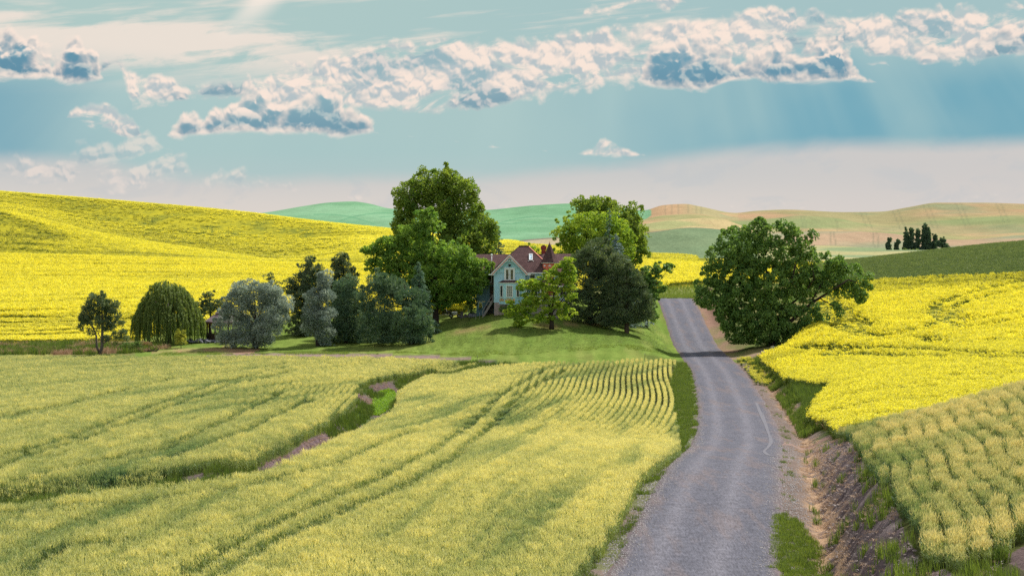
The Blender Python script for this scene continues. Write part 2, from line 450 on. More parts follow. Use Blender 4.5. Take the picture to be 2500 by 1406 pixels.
def ground_z(X, Y):
    X = np.asarray(X, float); Y = np.asarray(Y, float)
    z = base_z(X, Y)
    near = Y < 385
    d = X - road_x(Y)
    # cut right-hand bank and the rising field on it
    bh = np.interp(Y, BANK_Y, BANK_H)
    rise = np.interp(Y, [30, 50, 95, 112, 128], [.27, .27, .30, .16, 0.0])
    z = z + np.where(near & (d > 0), bh * sstep(4.6, 7.4, d) + rise * np.clip(d - 7.2, 0, 22), 0)
    # earth bank on the right of the crest
    z = z + np.where(near, 1.5 * sstep(3.6, 6.0, d) * (1 - sstep(9, 14, d)) * sstep(285, 305, Y) * (1 - sstep(338, 350, Y)), 0)
    w = np.where(near, 1 - sstep(3.2, 6.8, np.abs(d)), 0) * (1 - sstep(345, 370, Y))
    wl = np.where(d > 0, np.where(near, 1 - sstep(3.2, 4.8, np.abs(d)), 0) * (1 - sstep(345, 370, Y)), w)
    wl = np.where(Y < 125, wl, w)
    z = z * (1 - wl) + (road_z(Y) - 0.07) * wl
    # ditch on the right
    z = z - np.where(near, 0.42 * np.exp(-((d - 4.7) / 0.8) ** 2) * sstep(30, 60, Y) * (1 - sstep(215, 240, Y)), 0)
    if GULLY is not None:
        g, s = seg_dist(X, Y, GULLY)
        gw = np.interp(s, [0, 0.35, 0.55, 0.75, 0.9, 1], [1.7, 1.7, 1.9, 2.9, 2.0, 1.2])
        z = z - np.where(near, np.interp(s, [0, .5, .75, .95, 1], [0.9, 1.0, 1.1, .6, 0.1]) * (1 - sstep(gw * 0.25, gw * 1.15, g)), 0)
    return z


_ys = 1 / np.linspace(1 / 50.0, 1 / 4000.0, 6000)
def hit(px, py, h=0.0, y0=50.0):
    """ground point (plus h) seen at a photo pixel"""
    ys = _ys[_ys >= y0]
    xs = (px - CX) / F * ys
    r = HY - F * (ground_z(xs, ys) + h) / ys
    k = np.nonzero(r <= py)[0]
    if len(k) == 0: return float(xs[-1]), float(ys[-1])
    k = k[0]
    if k == 0: return float(xs[0]), float(ys[0])
    f = (r[k - 1] - py) / (r[k - 1] - r[k] + 1e-9)
    return float(xs[k - 1] + f * (xs[k] - xs[k - 1])), float(ys[k - 1] + f * (ys[k] - ys[k - 1]))


def hits(pts, h=0.0): return [hit(a, b, h) for a, b in pts]


GULLY = [hit(*p) for p in [(-350, 1262), (-150, 1245), (0, 1228), (300, 1190), (600, 1160), (720, 1112), (800, 1075), (880, 1030),
                           (930, 985), (935, 960), (960, 938), (1040, 915), (1110, 900), (1190, 890)]]


def in_poly(X, Y, poly):
    X = np.asarray(X, float); Y = np.asarray(Y, float)
    c = np.zeros(X.shape, bool)
    n = len(poly)
    for i in range(n):
        x1, y1 = poly[i]; x2, y2 = poly[(i + 1) % n]
        if y1 == y2: continue
        c ^= ((y1 > Y) != (y2 > Y)) & (X < (x2 - x1) * (Y - y1) / (y2 - y1) + x1)
    return c


# ------------------------------------------------------------------ object helpers
def tag(o, label=None, cat=None, group=None, kind=None):
    if label: o['label'] = label
    if cat: o['category'] = cat
    if group: o['group'] = group
    if kind: o['kind'] = kind
    return o


def link(name, me, parent=None):
    o = bpy.data.objects.new(name, me)
    COL.objects.link(o)
    if parent is not None: o.parent = parent
    return o


def empty(name, loc, label, cat, group=None, rz=0.0):
    o = link(name, None)
    o.empty_display_size = 0.2
    o.location = loc; o.rotation_euler = (0, 0, rz)
    return tag(o, label, cat, group)


def np_mesh(name, V, Fc, mats=(), midx=None, attrs=None, smooth=False):
    V = np.asarray(V, np.float32); Fc = np.asarray(Fc, np.int32)
    me = bpy.data.meshes.new(name)
    n, k = Fc.shape
    me.vertices.add(len(V)); me.vertices.foreach_set('co', V.ravel())
    me.loops.add(n * k); me.loops.foreach_set('vertex_index', Fc.ravel())
    me.polygons.add(n)
    me.polygons.foreach_set('loop_start', np.arange(0, n * k, k, dtype=np.int32))
    try: me.polygons.foreach_set('loop_total', np.full(n, k, np.int32))
    except Exception: pass
    if midx is not None: me.polygons.foreach_set('material_index', np.asarray(midx, np.int32))
    me.polygons.foreach_set('use_smooth', np.full(n, bool(smooth)))
    for m in mats: me.materials.append(m)
    me.update(calc_edges=True)
    for k_, v in (attrs or {}).items():
        v = np.asarray(v, np.float32)
        if v.ndim == 1:
            a = me.attributes.new(k_, 'FLOAT', 'POINT'); a.data.foreach_set('value', v)
        elif v.shape[1] == 3:
            a = me.attributes.new(k_, 'FLOAT_VECTOR', 'POINT'); a.data.foreach_set('vector', v.ravel())
        else:
            a = me.attributes.new(k_, 'FLOAT_COLOR', 'POINT'); a.data.foreach_set('color', v.ravel())
    return me


class MB:
    """collects boxes, bars, prisms and tubes into one mesh"""
    def __init__(self): self.v = []; self.f = []

    def poly(self, pts, faces):
        b = len(self.v); self.v += [tuple(p) for p in pts]
        self.f += [tuple(b + i for i in f) for f in faces]
        return self

    def box(self, x0, x1, y0, y1, z0, z1):
        return self.poly([(x0, y0, z0), (x1, y0, z0), (x1, y1, z0), (x0, y1, z0), (x0, y0, z1), (x1, y0, z1), (x1, y1, z1), (x0, y1, z1)],
                         [(3, 2, 1, 0), (4, 5, 6, 7), (0, 1, 5, 4), (1, 2, 6, 5), (2, 3, 7, 6), (3, 0, 4, 7)])

    def prism(self, prof, y0, y1):                     # profile in x-z, extruded in y
        n = len(prof)
        pts = [(x, y0, z) for x, z in prof] + [(x, y1, z) for x, z in prof]
        fs = [tuple(range(n)), tuple(range(2 * n - 1, n - 1, -1))]
        fs += [(i, i + n, (i + 1) % n + n, (i + 1) % n) for i in range(n)]
        return self.poly(pts, fs)

    def slab(self, quad, t):                           # a roof plane with thickness t (vertical)
        n = len(quad)
        pts = [tuple(p) for p in quad] + [(p[0], p[1], p[2] - t) for p in quad]
        fs = [tuple(range(n)), tuple(range(2 * n - 1, n - 1, -1))]
        fs += [(i, i + n, (i + 1) % n + n, (i + 1) % n) for i in range(n)]
        return self.poly(pts, fs)

    def bar(self, a, b, w, h=None):
        a = np.array(a, float); b = np.array(b, float); h = h or w
        d = (b - a) / np.linalg.norm(b - a)
        up = np.array([0, 0, 1.0]) if abs(d[2]) < 0.95 else np.array([0, 1.0, 0])
        s = np.cross(d, up); s /= np.linalg.norm(s); u = np.cross(s, d)
        c = []
        for p in (a, b):
            for sx, sy in ((-1, -1), (1, -1), (1, 1), (-1, 1)): c.append(p + s * sx * w / 2 + u * sy * h / 2)
        return self.poly(c, [(0, 1, 2, 3), (7, 6, 5, 4), (0, 4, 5, 1), (1, 5, 6, 2), (2, 6, 7, 3), (3, 7, 4, 0)])

    def tube(self, pts, rad, n=6):
        pts = [np.array(p, float) for p in pts]
        rad = rad if hasattr(rad, '__len__') else [rad] * len(pts)
        rings = []
        for i, p in enumerate(pts):
            d = pts[min(i + 1, len(pts) - 1)] - pts[max(i - 1, 0)]
            d /= np.linalg.norm(d) + 1e-9
            up = np.array([0, 0, 1.0]) if abs(d[2]) < 0.9 else np.array([0, 1.0, 0])
            s = np.cross(d, up); s /= np.linalg.norm(s); u = np.cross(s, d)
            rings.append([p + rad[i] * (s * math.cos(2 * math.pi * k / n) + u * math.sin(2 * math.pi * k / n)) for k in range(n)])
        fs = []
        for i in range(len(pts) - 1):
            for k in range(n): fs.append((i * n + k, i * n + (k + 1) % n, (i + 1) * n + (k + 1) % n, (i + 1) * n + k))
        fs.append(tuple(range(n - 1, -1, -1))); fs.append(tuple((len(pts) - 1) * n + k for k in range(n)))
        return self.poly([q for r in rings for q in r], fs)

    def lathe(self, prof, n=8, cx=0, cy=0, rot=0.0):   # profile of (r, z)
        pts = []
        for r, z in prof:
            for k in range(n):
                a = rot + 2 * math.pi * k / n
                pts.append((cx + r * math.cos(a), cy + r * math.sin(a), z))
        fs = []
        for i in range(len(prof) - 1):
            for k in range(n): fs.append((i * n + k, i * n + (k + 1) % n, (i + 1) * n + (k + 1) % n, (i + 1) * n + k))
        fs.append(tuple(range(n - 1, -1, -1))); fs.append(tuple((len(prof) - 1) * n + k for k in range(n)))
        return self.poly(pts, fs)

    def build(self, name, mat, parent=None, smooth=False):
        me = bpy.data.meshes.new(name)
        me.from_pydata([tuple(float(c) for c in p) for p in self.v], [], self.f)
        me.materials.append(mat)
        if smooth: me.polygons.foreach_set('use_smooth', [True] * len(me.polygons))
        me.update()
        return link(name, me, parent)


# ------------------------------------------------------------------ materials
def mat_new(name):
    m = bpy.data.materials.new(name); m.use_nodes = True
    t = m.node_tree; t.nodes.clear()
    N = NT(t)
    out = N.new('ShaderNodeOutputMaterial')
    return m, N, out


def principled(N, out, col, rough=0.8, bump=None, bump_d=0.02, spec=0.3, metal=0.0):
    p = N.new('ShaderNodeBsdfPrincipled')
    N.put(p.inputs['Base Color'], col); N.put(p.inputs['Roughness'], rough)
    p.inputs['Specular IOR Level'].default_value = spec
    p.inputs['Metallic'].default_value = metal
    if bump is not None:
        b = N.new('ShaderNodeBump'); b.inputs['Distance'].default_value = bump_d
        N.put(b.inputs['Height'], bump); N.t.links.new(b.outputs[0], p.inputs['Normal'])
    N.t.links.new(p.outputs[0], out.inputs[0])
    return p


def objvec(N):
    return N.new('ShaderNodeTexCoord').outputs['Object']


def plain(name, c, rough=0.7, var=0.12, scale=6.0, spec=0.3, bump_d=0.01, metal=0.0):
    m, N, out = mat_new(name)
    v = objvec(N)
    n = N.noise(v, scale, 6, 0.6)
    k = N.lr(n, 0.25, 0.75, 1 - var, 1 + var)
    col = N.mix(1.0, c + (1,), N.xyz(k, k, k), 'MULTIPLY')
    principled(N, out, col, rough, n, bump_d, spec, metal)
    return m


def leafmat(name, dark, light, trans=0.35, attr='tint', kind='GEOMETRY', rough=0.55, spec=0.25, tcol=None):
    """leaf / blade surface: diffuse + light passing through, tint read from an attribute"""
    m, N, out = mat_new(name)
    a = N.new('ShaderNodeAttribute', attribute_name=attr, attribute_type=kind)
    col = N.mix(a.outputs['Fac'], dark + (1,), light + (1,))
    d = N.new('ShaderNodeBsdfPrincipled')
    N.put(d.inputs['Base Color'], col); d.inputs['Roughness'].default_value = rough
    d.inputs['Specular IOR Level'].default_value = spec
    tr = N.new('ShaderNodeBsdfTranslucent')
    N.put(tr.inputs['Color'], N.mix(1.0, col, (tcol or (1.25, 1.2, 0.6)) + (1,), 'MULTIPLY'))
    mx = N.new('ShaderNodeMixShader'); mx.inputs[0].default_value = trans
    N.t.links.new(d.outputs[0], mx.inputs[1]); N.t.links.new(tr.outputs[0], mx.inputs[2])
    N.t.links.new(mx.outputs[0], out.inputs[0])
    return m

# ------------------------------------------------------------------ field outlines (world, from the crop tops seen in the photo)
WH, CH = 0.78, 1.05
W1 = hits([(-500, 1268), (-250, 1252), (0, 1226), (300, 1190), (500, 1166), (650, 1143), (760, 1095), (880, 1044), (945, 1012), (972, 985), (970, 955),
           (1000, 936), (1100, 910), (1180, 893), (1300, 883), (1500, 877), (1650, 877), (1640, 905), (1633, 935), (1640, 960), (1655, 1030), (1658, 1085),
           (1612, 1116), (1560, 1150), (1520, 1230), (1470, 1310), (1380, 1406)], WH) + [(0.5, 56), (-22, 56)]
W2 = hits([(-500, 1232), (-250, 1216), (0, 1196), (200, 1178), (400, 1152), (600, 1128), (700, 1078), (800, 1022), (862, 985), (872, 968), (866, 942),
           (905, 922), (960, 911), (1050, 897), (1168, 885), (1100, 877), (900, 869), (600, 866), (240, 868), (-100, 866), (-500, 864)], WH)
W3 = hits([(2042, 1044), (2110, 1090), (2160, 1150), (2192, 1192), (2212, 1252), (2262, 1312), (2330, 1338), (2420, 1310), (2520, 1250), (2680, 1190)], WH)
W3 += [(32, 55), (52, 100), (50, 118), (31, 123), (24, 123.5)]
C1 = hits([(1853, 866), (1890, 893), (1917, 916), (1990, 925), (2035, 922), (2010, 950), (1978, 988), (1974, 1010), (2022, 1016), (2100, 1020)], CH)
C1 += [(24, 124), (50, 119), (80, 130), (100, 280), (112, 340)] + hits([(2500, 662), (2350, 668), (2200, 675), (2090, 681), (2030, 700), (1985, 740), (1960, 800), (1900, 846)], CH)
G1 = hits([(2060, 672), (2090, 682), (2200, 677), (2350, 670), (2500, 664)], WH) + [(112, 345), (140, 470), (100, 470), (60, 470), (62, 400)]
C2 = hits([(-500, 842), (0, 838), (200, 836), (330, 832), (420, 806), (560, 795), (700, 782), (900, 768), (1000, 768), (1120, 768), (1170, 748), (1300, 728),
           (1500, 706), (1585, 712)], 0.0) + hits([(1640, 700), (1720, 694), (1800, 690), (1900, 690)], 0.0) + [(70, 430), (75, 520), (-70, 560), (-170, 560)]
LAWN_DIRT = hits([(1075, 812), (1130, 808), (1250, 800), (1345, 797), (1480, 792), (1600, 768)])
SOIL = hits([(470, 873), (560, 864), (700, 862), (900, 863), (1010, 867), (1110, 873), (1180, 877), (1100, 880), (900, 876), (600, 873)])
MOUND = hits([(350, 862), (430, 852), (560, 846), (680, 858), (560, 861)])
TRACKS1 = [hits(p, WH * .6) for p in (
    [(440, 1420), (604, 1319), (765, 1243), (926, 1174), (1060, 1110), (1150, 1040), (1225, 965), (1330, 905)],
    [(515, 1420), (650, 1338), (810, 1268), (990, 1190), (1110, 1122), (1200, 1045), (1270, 965), (1380, 905)],
    [(0, 1262), (300, 1236), (600, 1195), (830, 1140), (1010, 1060)],
    [(60, 1400), (160, 1340), (300, 1330)])]
TRACKS2 = [hits(p, WH * .6) for p in (
    [(-40, 1134), (16, 1118), (161, 1078), (322, 1018), (455, 968), (540, 936), (700, 900), (900, 884)],
    [(-40, 1165), (60, 1122), (190, 1085), (350, 1026), (485, 975), (570, 942), (720, 908), (900, 892)],
    [(-20, 1030), (180, 990), (420, 930), (700, 890)],
    [(40, 1180), (400, 1102), (563, 1029), (684, 962)], [(-10, 905), (300, 890), (600, 880)], [(400, 1128), (600, 1060), (760, 980)])]
TRACKS3 = [hits(p, CH * .6) for p in (
    [(1960, 846), (2060, 852), (2250, 857), (2400, 864), (2560, 869)], [(2000, 868), (2200, 874), (2520, 879)],
    [(2560, 672), (2440, 700), (2330, 727), (2285, 748), (2280, 765), (2310, 785), (2360, 803), (2440, 790), (2560, 772)],
    [(2560, 690), (2440, 718), (2350, 740), (2320, 757), (2330, 772), (2370, 785), (2430, 774), (2560, 752)],
    [(2000, 740), (2040, 790), (2100, 815), (2170, 825), (2260, 800), (2330, 770)], [(2255, 825), (2300, 840), (2400, 835), (2560, 830)],
    [(2020, 720), (2080, 775), (2130, 800)])]

lab_cut = None


def colormix(a, b, t): return a * (1 - t[:, None]) + b * t[:, None]


def C(*c): return np.array(c, float)


SOILC, STRAW, LAWNC, DRYC = C(.135, .105, .092), C(.40, .27, .17), C(.115, .175, .036), C(.19, .17, .07)
CANC = C(.74, .56, .018)


BARE = [(hit(735, 1110), 3.2, 9), (hit(680, 1134), 3.0, 7), (hit(897, 985), 1.3, 9), (hit(925, 936), 2.4, 8), (hit(966, 978), .9, 7), (hit(790, 1092), 2.0, 6)]


def bare_soil(X, Y):
    m = np.zeros(np.shape(X))
    e = vnoise(np.asarray(X) / .8, np.asarray(Y) / 2.0, 51, 2) - .5
    for (a, b), rx, ry in BARE: m = np.maximum(m, 1 - sstep(.6, 1.05, np.hypot((X - a) / rx, (Y - b) / ry) + e * .5))
    return m


def zone_colors(X, Y):
    """base colours of the bare ground"""
    n = len(X)
    d = X - road_x(Y)
    nz = vnoise(X / 3.0, Y / 3.0, 3, 4); nf = vnoise(X / .6, Y / .6, 5, 3); nl = vnoise(X / 14., Y / 14., 9, 3)
    px = CX + X * F / np.clip(Y, 55, None)
    col = np.tile(DRYC, (n, 1))
    col = colormix(col, np.tile(C(.09, .14, .035), (n, 1)), sstep(.4, .62, nz))
    # yard and lawn
    lawn = (Y > 228) & (Y < 330) & (d < -3.0) & (px > 330)
    lc = colormix(np.tile(LAWNC, (n, 1)), np.tile(C(.165, .22, .05), (n, 1)), sstep(.35, .75, nl * .6 + nf * .4))
    lc = colormix(lc, np.tile(C(.21, .19, .07), (n, 1)), .30 * sstep(.52, .75, vnoise(X / 2.2, Y / 9.0, 21, 3)))
    lc = lc * (1 + .07 * np.sin((X - .06 * Y) * 2 * np.pi / 2.1))[:, None]
    col[lawn] = lc[lawn]
    dd, _ = seg_dist(X, Y, LAWN_DIRT)
    k = (1 - sstep(.35, 1.3, dd + (nf - .5) * 1.2)) * lawn * .8
    col = colormix(col, np.tile(C(.26, .19, .09), (n, 1)), k)
    m = in_poly(X, Y, MOUND); col[m] = colormix(np.tile(C(.25, .23, .09), (n, 1)), np.tile(C(.30, .19, .11), (n, 1)), sstep(.45, .6, nz))[m]
    m = in_poly(X + (nf - .5), Y + (nz - .5) * 2, SOIL); col[m] = (C(.21, .15, .14) * (0.8 + .4 * nf[:, None]))[m]
    # under the crops
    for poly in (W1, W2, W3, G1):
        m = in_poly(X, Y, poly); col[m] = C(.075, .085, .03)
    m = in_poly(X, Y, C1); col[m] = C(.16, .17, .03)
    m = in_poly(X, Y, C2) & (Y < 480); col[m] = C(.36, .30, .03)
    # roadside: left grass, right ditch, bank
    near = (Y < 240) & (Y > 40)
    vl = near & (d < -2.9) & (d > -8) & ~in_poly(X, Y, W1)
    col[vl] = colormix(np.tile(C(.10, .13, .035), (n, 1)), np.tile(SOILC * 1.3, (n, 1)), np.clip(sstep(.5, .62, nz) * .8 + (Y < 115) * .35, 0, 1))[vl]
    vr = near & (d > 2.9) & (Y < 235)
    dirt = colormix(np.tile(SOILC * 1.45, (n, 1)), np.tile(SOILC * .85, (n, 1)), nf)
    col = colormix(col, dirt, (vr & (d < 5.2 + .8 * nz)).astype(float))
    bank = vr & (Y < 126) & (d >= 4.6) & (d < 9.5) & ~in_poly(X, Y, W3)
    bk = colormix(np.tile(C(.115, .09, .094), (n, 1)), np.tile(C(.21, .17, .172), (n, 1)), sstep(.35, .7, nf))
    col[bank] = bk[bank]
    st = vr * np.exp(-((d - 4.9 - (nz - .5) * 1.2) / .55) ** 2) * sstep(.35, .55, nf) * (Y < 225)
    col = colormix(col, np.tile(STRAW, (n, 1)), np.clip(st * 1.1, 0, 1))
    vg = vr & (Y >= 126) & (d > 5.2) & ~in_poly(X, Y, C1)
    col[vg] = colormix(np.tile(C(.085, .12, .035), (n, 1)), np.tile(SOILC * 1.5, (n, 1)), sstep(.5, .7, nz))[vg]
    # pale field access across the ditch, and the one by the big tree
    for yc, wd, x1 in ((130.0, 1.7, 9.5), (246.0, 2.6, 14.0), (229.0, 0.7, 9.0)):
        k = (d > 2.6) & (d < x1)
        kk = k * (1 - sstep(wd * .5, wd * 1.2, np.abs(Y - yc + (d - 3) * .35 + (nf - .5) * 1.5)))
        col = colormix(col, np.tile(C(.25, .17, .14), (n, 1)), kk)
    # reddish earth bank at the crest
    k = (Y > 255) & (Y < 352) & (d > 2.9) & (d < 11)
    col[k] = colormix(np.tile(C(.23, .145, .11), (n, 1)), np.tile(C(.11, .14, .045), (n, 1)), np.clip(sstep(.40, .60, nz * .6 + nl * .4) * .8 + .75 * sstep(4.6, 7.0, d + (nf - .5) * 2), 0, 1))[k]
    k = (Y > 336) & (Y < 366) & (d > -14) & (d < 14)
    col[k] = colormix(np.tile(C(.34, .31, .15), (n, 1)), np.tile(C(.22, .27, .10), (n, 1)), nz)[k]
    k = (Y < 60) & (d > 8.5) & ~in_poly(X, Y, W3)
    col[k] = C(.12, .09, .088)
    # gully
    g, s = seg_dist(X, Y, GULLY)
    k = (g < 4.2) & (Y < 232) & ~in_poly(X, Y, W1) & ~in_poly(X, Y, W2)
    gc = colormix(np.tile(C(.115, .088, .088), (n, 1)), np.tile(C(.055, .085, .03), (n, 1)), sstep(.40, .58, nz))
    gc = colormix(gc, np.tile(C(.115, .083, .088), (n, 1)) * (.55 + .9 * nf[:, None]), bare_soil(X, Y))
    col[k] = gc[k]
    return col


CAN_FAR = ([-3200, -800, 600, 950, 1100, 1240, 1300, 1500, 1800, 1900, 2000, 6000], [1650, 1650, 1650, 1600, 1300, 1010, 720, 700, 700, 600, 440, 440])


def far_kind(px, Y, py):
    """0 ground, 1 canola hill, 2 green hill, 3 wheat hills"""
    k = np.where(Y < 478, 0, 1)
    can = Y < np.interp(px, *CAN_FAR)
    lim = np.interp(Y, [700, 1100, 1550, 2300, 2600, 3600], [1300, 1420, 1500, 1560, 1590, 1582])
    green = (px < lim)
    k = np.where((k == 1) & ~can, np.where(green, 2, 3), k)
    return k


def far_colors(px, Y, py, kind):
    n = len(px)
    X = (px - CX) * Y / F
    nz = vnoise(px / 260., py / 16., 31, 4); n2 = vnoise(px / 60. + py / 9., py / 7., 33, 3); nb = vnoise(X / 120., Y / 260., 35, 3)
    col = np.tile(CANC, (n, 1))
    g = colormix(np.tile(C(.12, .25, .14), (n, 1)), np.tile(C(.17, .305, .185), (n, 1)), sstep(.3, .7, nz * .7 + n2 * .3))
    m = kind == 2; col[m] = g[m]
    # grey-tan fallow strip below the green hill
    m = (kind == 2) & (px > 1180) & (Y < 1180); col[m] = C(.33, .28, .18)
    m = (kind == 2) & (px > 1180) & (Y >= 1180) & (Y < 1260); col[m] = C(.17, .15, .12)
    t = colormix(np.tile(C(.24, .235, .115), (n, 1)), np.tile(C(.34, .245, .14), (n, 1)), sstep(.36, .64, nz * .6 + nb * .4))
    t = colormix(t, np.tile(C(.17, .22, .12), (n, 1)), .75 * sstep(.55, .72, nb))
    m = kind == 3; col[m] = t[m]
    # nearer blue-green field, pale strips, pinkish field
    bg = colormix(np.tile(C(.115, .175, .10), (n, 1)), np.tile(C(.16, .205, .115), (n, 1)), nz)
    m = (kind == 3) & (Y < 1118) & (px < 1900); col[m] = bg[m]
    m = (kind == 3) & (Y >= 1105) & (Y < 1135) & (px < 1800) & (px > 1560); col[m] = C(.12, .12, .10)
    ps = colormix(np.tile(C(.33, .31, .16), (n, 1)), np.tile(C(.19, .24, .13), (n, 1)), sstep(.45, .6, vnoise(px / 300., py / 5.0, 41, 2)))
    m = (kind == 3) & (Y < 1420) & (px >= 1850); col[m] = ps[m]
    pk = colormix(np.tile(C(.31, .225, .15), (n, 1)), np.tile(C(.21, .22, .14), (n, 1)), sstep(.42, .66, nz * .5 + vnoise(px / 120. + py / 30., py / 30., 43, 2) * .5))
    m = (kind == 3) & (Y >= 1420) & (Y < 1810) & (px >= 1880); col[m] = pk[m]
    rd = colormix(np.tile(C(.33, .225, .135), (n, 1)), np.tile(C(.27, .24, .13), (n, 1)), sstep(1640, 1720, px))
    m = (kind == 3) & (Y > 2480) & (px < 1760); col[m] = rd[m]
    m = (kind == 3) & (Y > 2050) & (Y <= 2400) & (px > 1760); col[m] = (t * C(.80, .95, .92))[m]
    m = (kind == 3) & (Y > 1430) & (Y <= 1640) & (px < 1840); col[m] = colormix(np.tile(C(.36, .29, .155), (n, 1)), np.tile(C(.26, .27, .13), (n, 1)), sstep(.4, .6, nz))[m]
    m = (kind == 3) & (Y > 2480) & (px > 1800); col[m] = (t * C(1.02, .94, 1.0))[m]
    # drill and tractor lines running up the slopes
    def lines(pxs, lean, w, y0, y1, amt):
        nonlocal col
        for p in pxs:
            dd = np.abs(px - p - (py - 540) * lean)
            k = amt * (1 - sstep(w * .5, w, dd)) * (Y > y0) * (Y < y1) * (kind == 3)
            col = colormix(col, np.tile(C(.09, .11, .075), (n, 1)), k)
    lines([1624, 1640, 1657, 1680, 1702, 1712], .03, 2.6, 2500, 3050, 0.24)
    lines([1862, 1905, 1958, 1966, 2042], .10, 2.6, 1900, 2500, 0.21)
    lines([2023, 2033, 2127, 2138], .12, 2.6, 1430, 1810, 0.35)
    lines([2110, 2122, 2190, 2203, 2271, 2283, 2352, 2364, 2450, 2462], .42, 3.0, 2200, 3050, 0.24)
    # tracks on the green hill
    gm = (kind == 2) & (Y > 1900)
    for a, b, c in ((840, 527, .28), (905, 522, -.20), (1000, 530, .2), (1290, 530, -.18), (1330, 545, .22), (1260, 548, .15)):
        dd = np.abs(py - b - (px - a) * c * .55 - .0016 * (px - a) ** 2)
        col = colormix(col, np.tile(C(.06, .2, .11), (n, 1)), .5 * (1 - sstep(.6, 1.6, dd)) * gm * (np.abs(px - a) < 75))
    return col


def terrain_mesh():
    cols = np.concatenate([np.arange(-3200, -160, 80), np.arange(-160, 2664, 4.0), np.arange(2680, 5700, 80)])
    rows = np.concatenate([[-60, -20, 15, 35, 46], 1 / np.linspace(1 / 52.0, 1 / 400.0, 330), np.geomspace(404, 1000, 110), np.geomspace(1008, 3700, 220), np.geomspace(3900, 16000, 14)])
    PX, YY = np.meshgrid(cols, rows)
    X = (PX - CX) / F * np.maximum(YY, 55.0)
    Z = ground_z(X, YY)
    d = X - road_x(YY)
    # clods and tussocks as true relief near the camera
    amp = np.where(YY < 250, 1.0, 0.0) * sstep(3.1, 3.6, np.abs(d))
    bankm = (YY < 126) & (d > 4.6) & (d < 9.5)
    Z = Z + amp * ((vnoise(X / .5, YY / .5, 61, 3) - .5) * np.where(bankm, .30, .10) + (vnoise(X / 1.7, YY / 1.7, 62, 2) - .5) * np.where(bankm, .35, .08))
    py = HY - Z * F / np.maximum(YY, 55.0)
    x, y, z = X.ravel(), YY.ravel(), Z.ravel()
    pxf, pyf = PX.ravel(), py.ravel()
    kind = far_kind(pxf, y, pyf)
    col = np.zeros((len(x), 3))
    g = y < 478
    col[g] = zone_colors(x[g], y[g])
    col[~g] = far_colors(pxf[~g], y[~g], pyf[~g], kind[~g])
    rgba = np.concatenate([col, np.ones((len(col), 1))], 1)
    nr, nc = PX.shape
    idx = np.arange(nr * nc).reshape(nr, nc)
    q = np.stack([idx[:-1, :-1], idx[:-1, 1:], idx[1:, 1:], idx[1:, :-1]], -1).reshape(-1, 4)
    fk = kind.reshape(nr, nc)[:-1, :-1].ravel()
    V = np.stack([x, y, z], 1)
    out = []
    for k, nm, mt in ((0, 'ground', GROUND_M), (1, 'canola_hill', CANHILL_M), (2, 'green_hill', HILL_M), (3, 'wheat_hills', HILL_M)):
        fq = q[fk == k]
        used = np.unique(fq)
        rm = np.full(len(V), -1); rm[used] = np.arange(len(used))
        me = np_mesh(nm, V[used], rm[fq], [mt], None, {'zone': rgba[used]}, smooth=True)
        o = link(nm, me); o['kind'] = 'structure'
        out.append(o)
    return out


def ground_mat(name, s1, s2, s3, bd, amt, stretch=(1, 1, 1)):
    m, N, out = mat_new(name)
    a = N.new('ShaderNodeAttribute', attribute_name='zone', attribute_type='GEOMETRY')
    v = objvec(N)
    mp = N.new('ShaderNodeVectorMath', operation='MULTIPLY'); N.t.links.new(v, mp.inputs[0]); mp.inputs[1].default_value = stretch
    v = mp.outputs[0]
    n1 = N.noise(v, s1, 5, .6); n2 = N.noise(v, s2, 4, .6); n3 = N.noise(v, s3, 6, .65)
    k = N.add(N.add(N.mul(N.sub(n1, .5), amt * .8), N.mul(N.sub(n2, .5), amt * 1.2)), N.mul(N.sub(n3, .5), amt * 1.6))
    k = N.add(1.0, k)
    col = N.mix(1.0, a.outputs['Color'], N.xyz(k, k, k), 'MULTIPLY')
    principled(N, out, col, 1.0, N.add(n3, N.mul(n2, .6)), bd, 0.0)
    return m


GROUND_M = ground_mat('soil_and_grass', .35, 1.3, 7.0, .07, .55)
HILL_M = ground_mat('far_crop', .012, .06, .5, .6, .42, (1, .22, 1))


def canola_hill_mat():
    m, N, out = mat_new('far_canola')
    v = objvec(N)
    mp = N.new('ShaderNodeVectorMath', operation='MULTIPLY'); N.t.links.new(v, mp.inputs[0]); mp.inputs[1].default_value = (1, .22, 1)
    n1 = N.noise(mp.outputs[0], .05, 5, .6); n2 = N.noise(v, .55, 5, .65)
    f = N.ss(N.add(N.mul(n1, .55), N.mul(n2, .45)), .36, .60)
    col = N.mix(f, (.10, .13, .03, 1), (.36, .32, .025, 1))
    principled(N, out, col, 1.0, n2, .8, 0.0)
    return m


CANHILL_M = canola_hill_mat()
terrain_mesh()


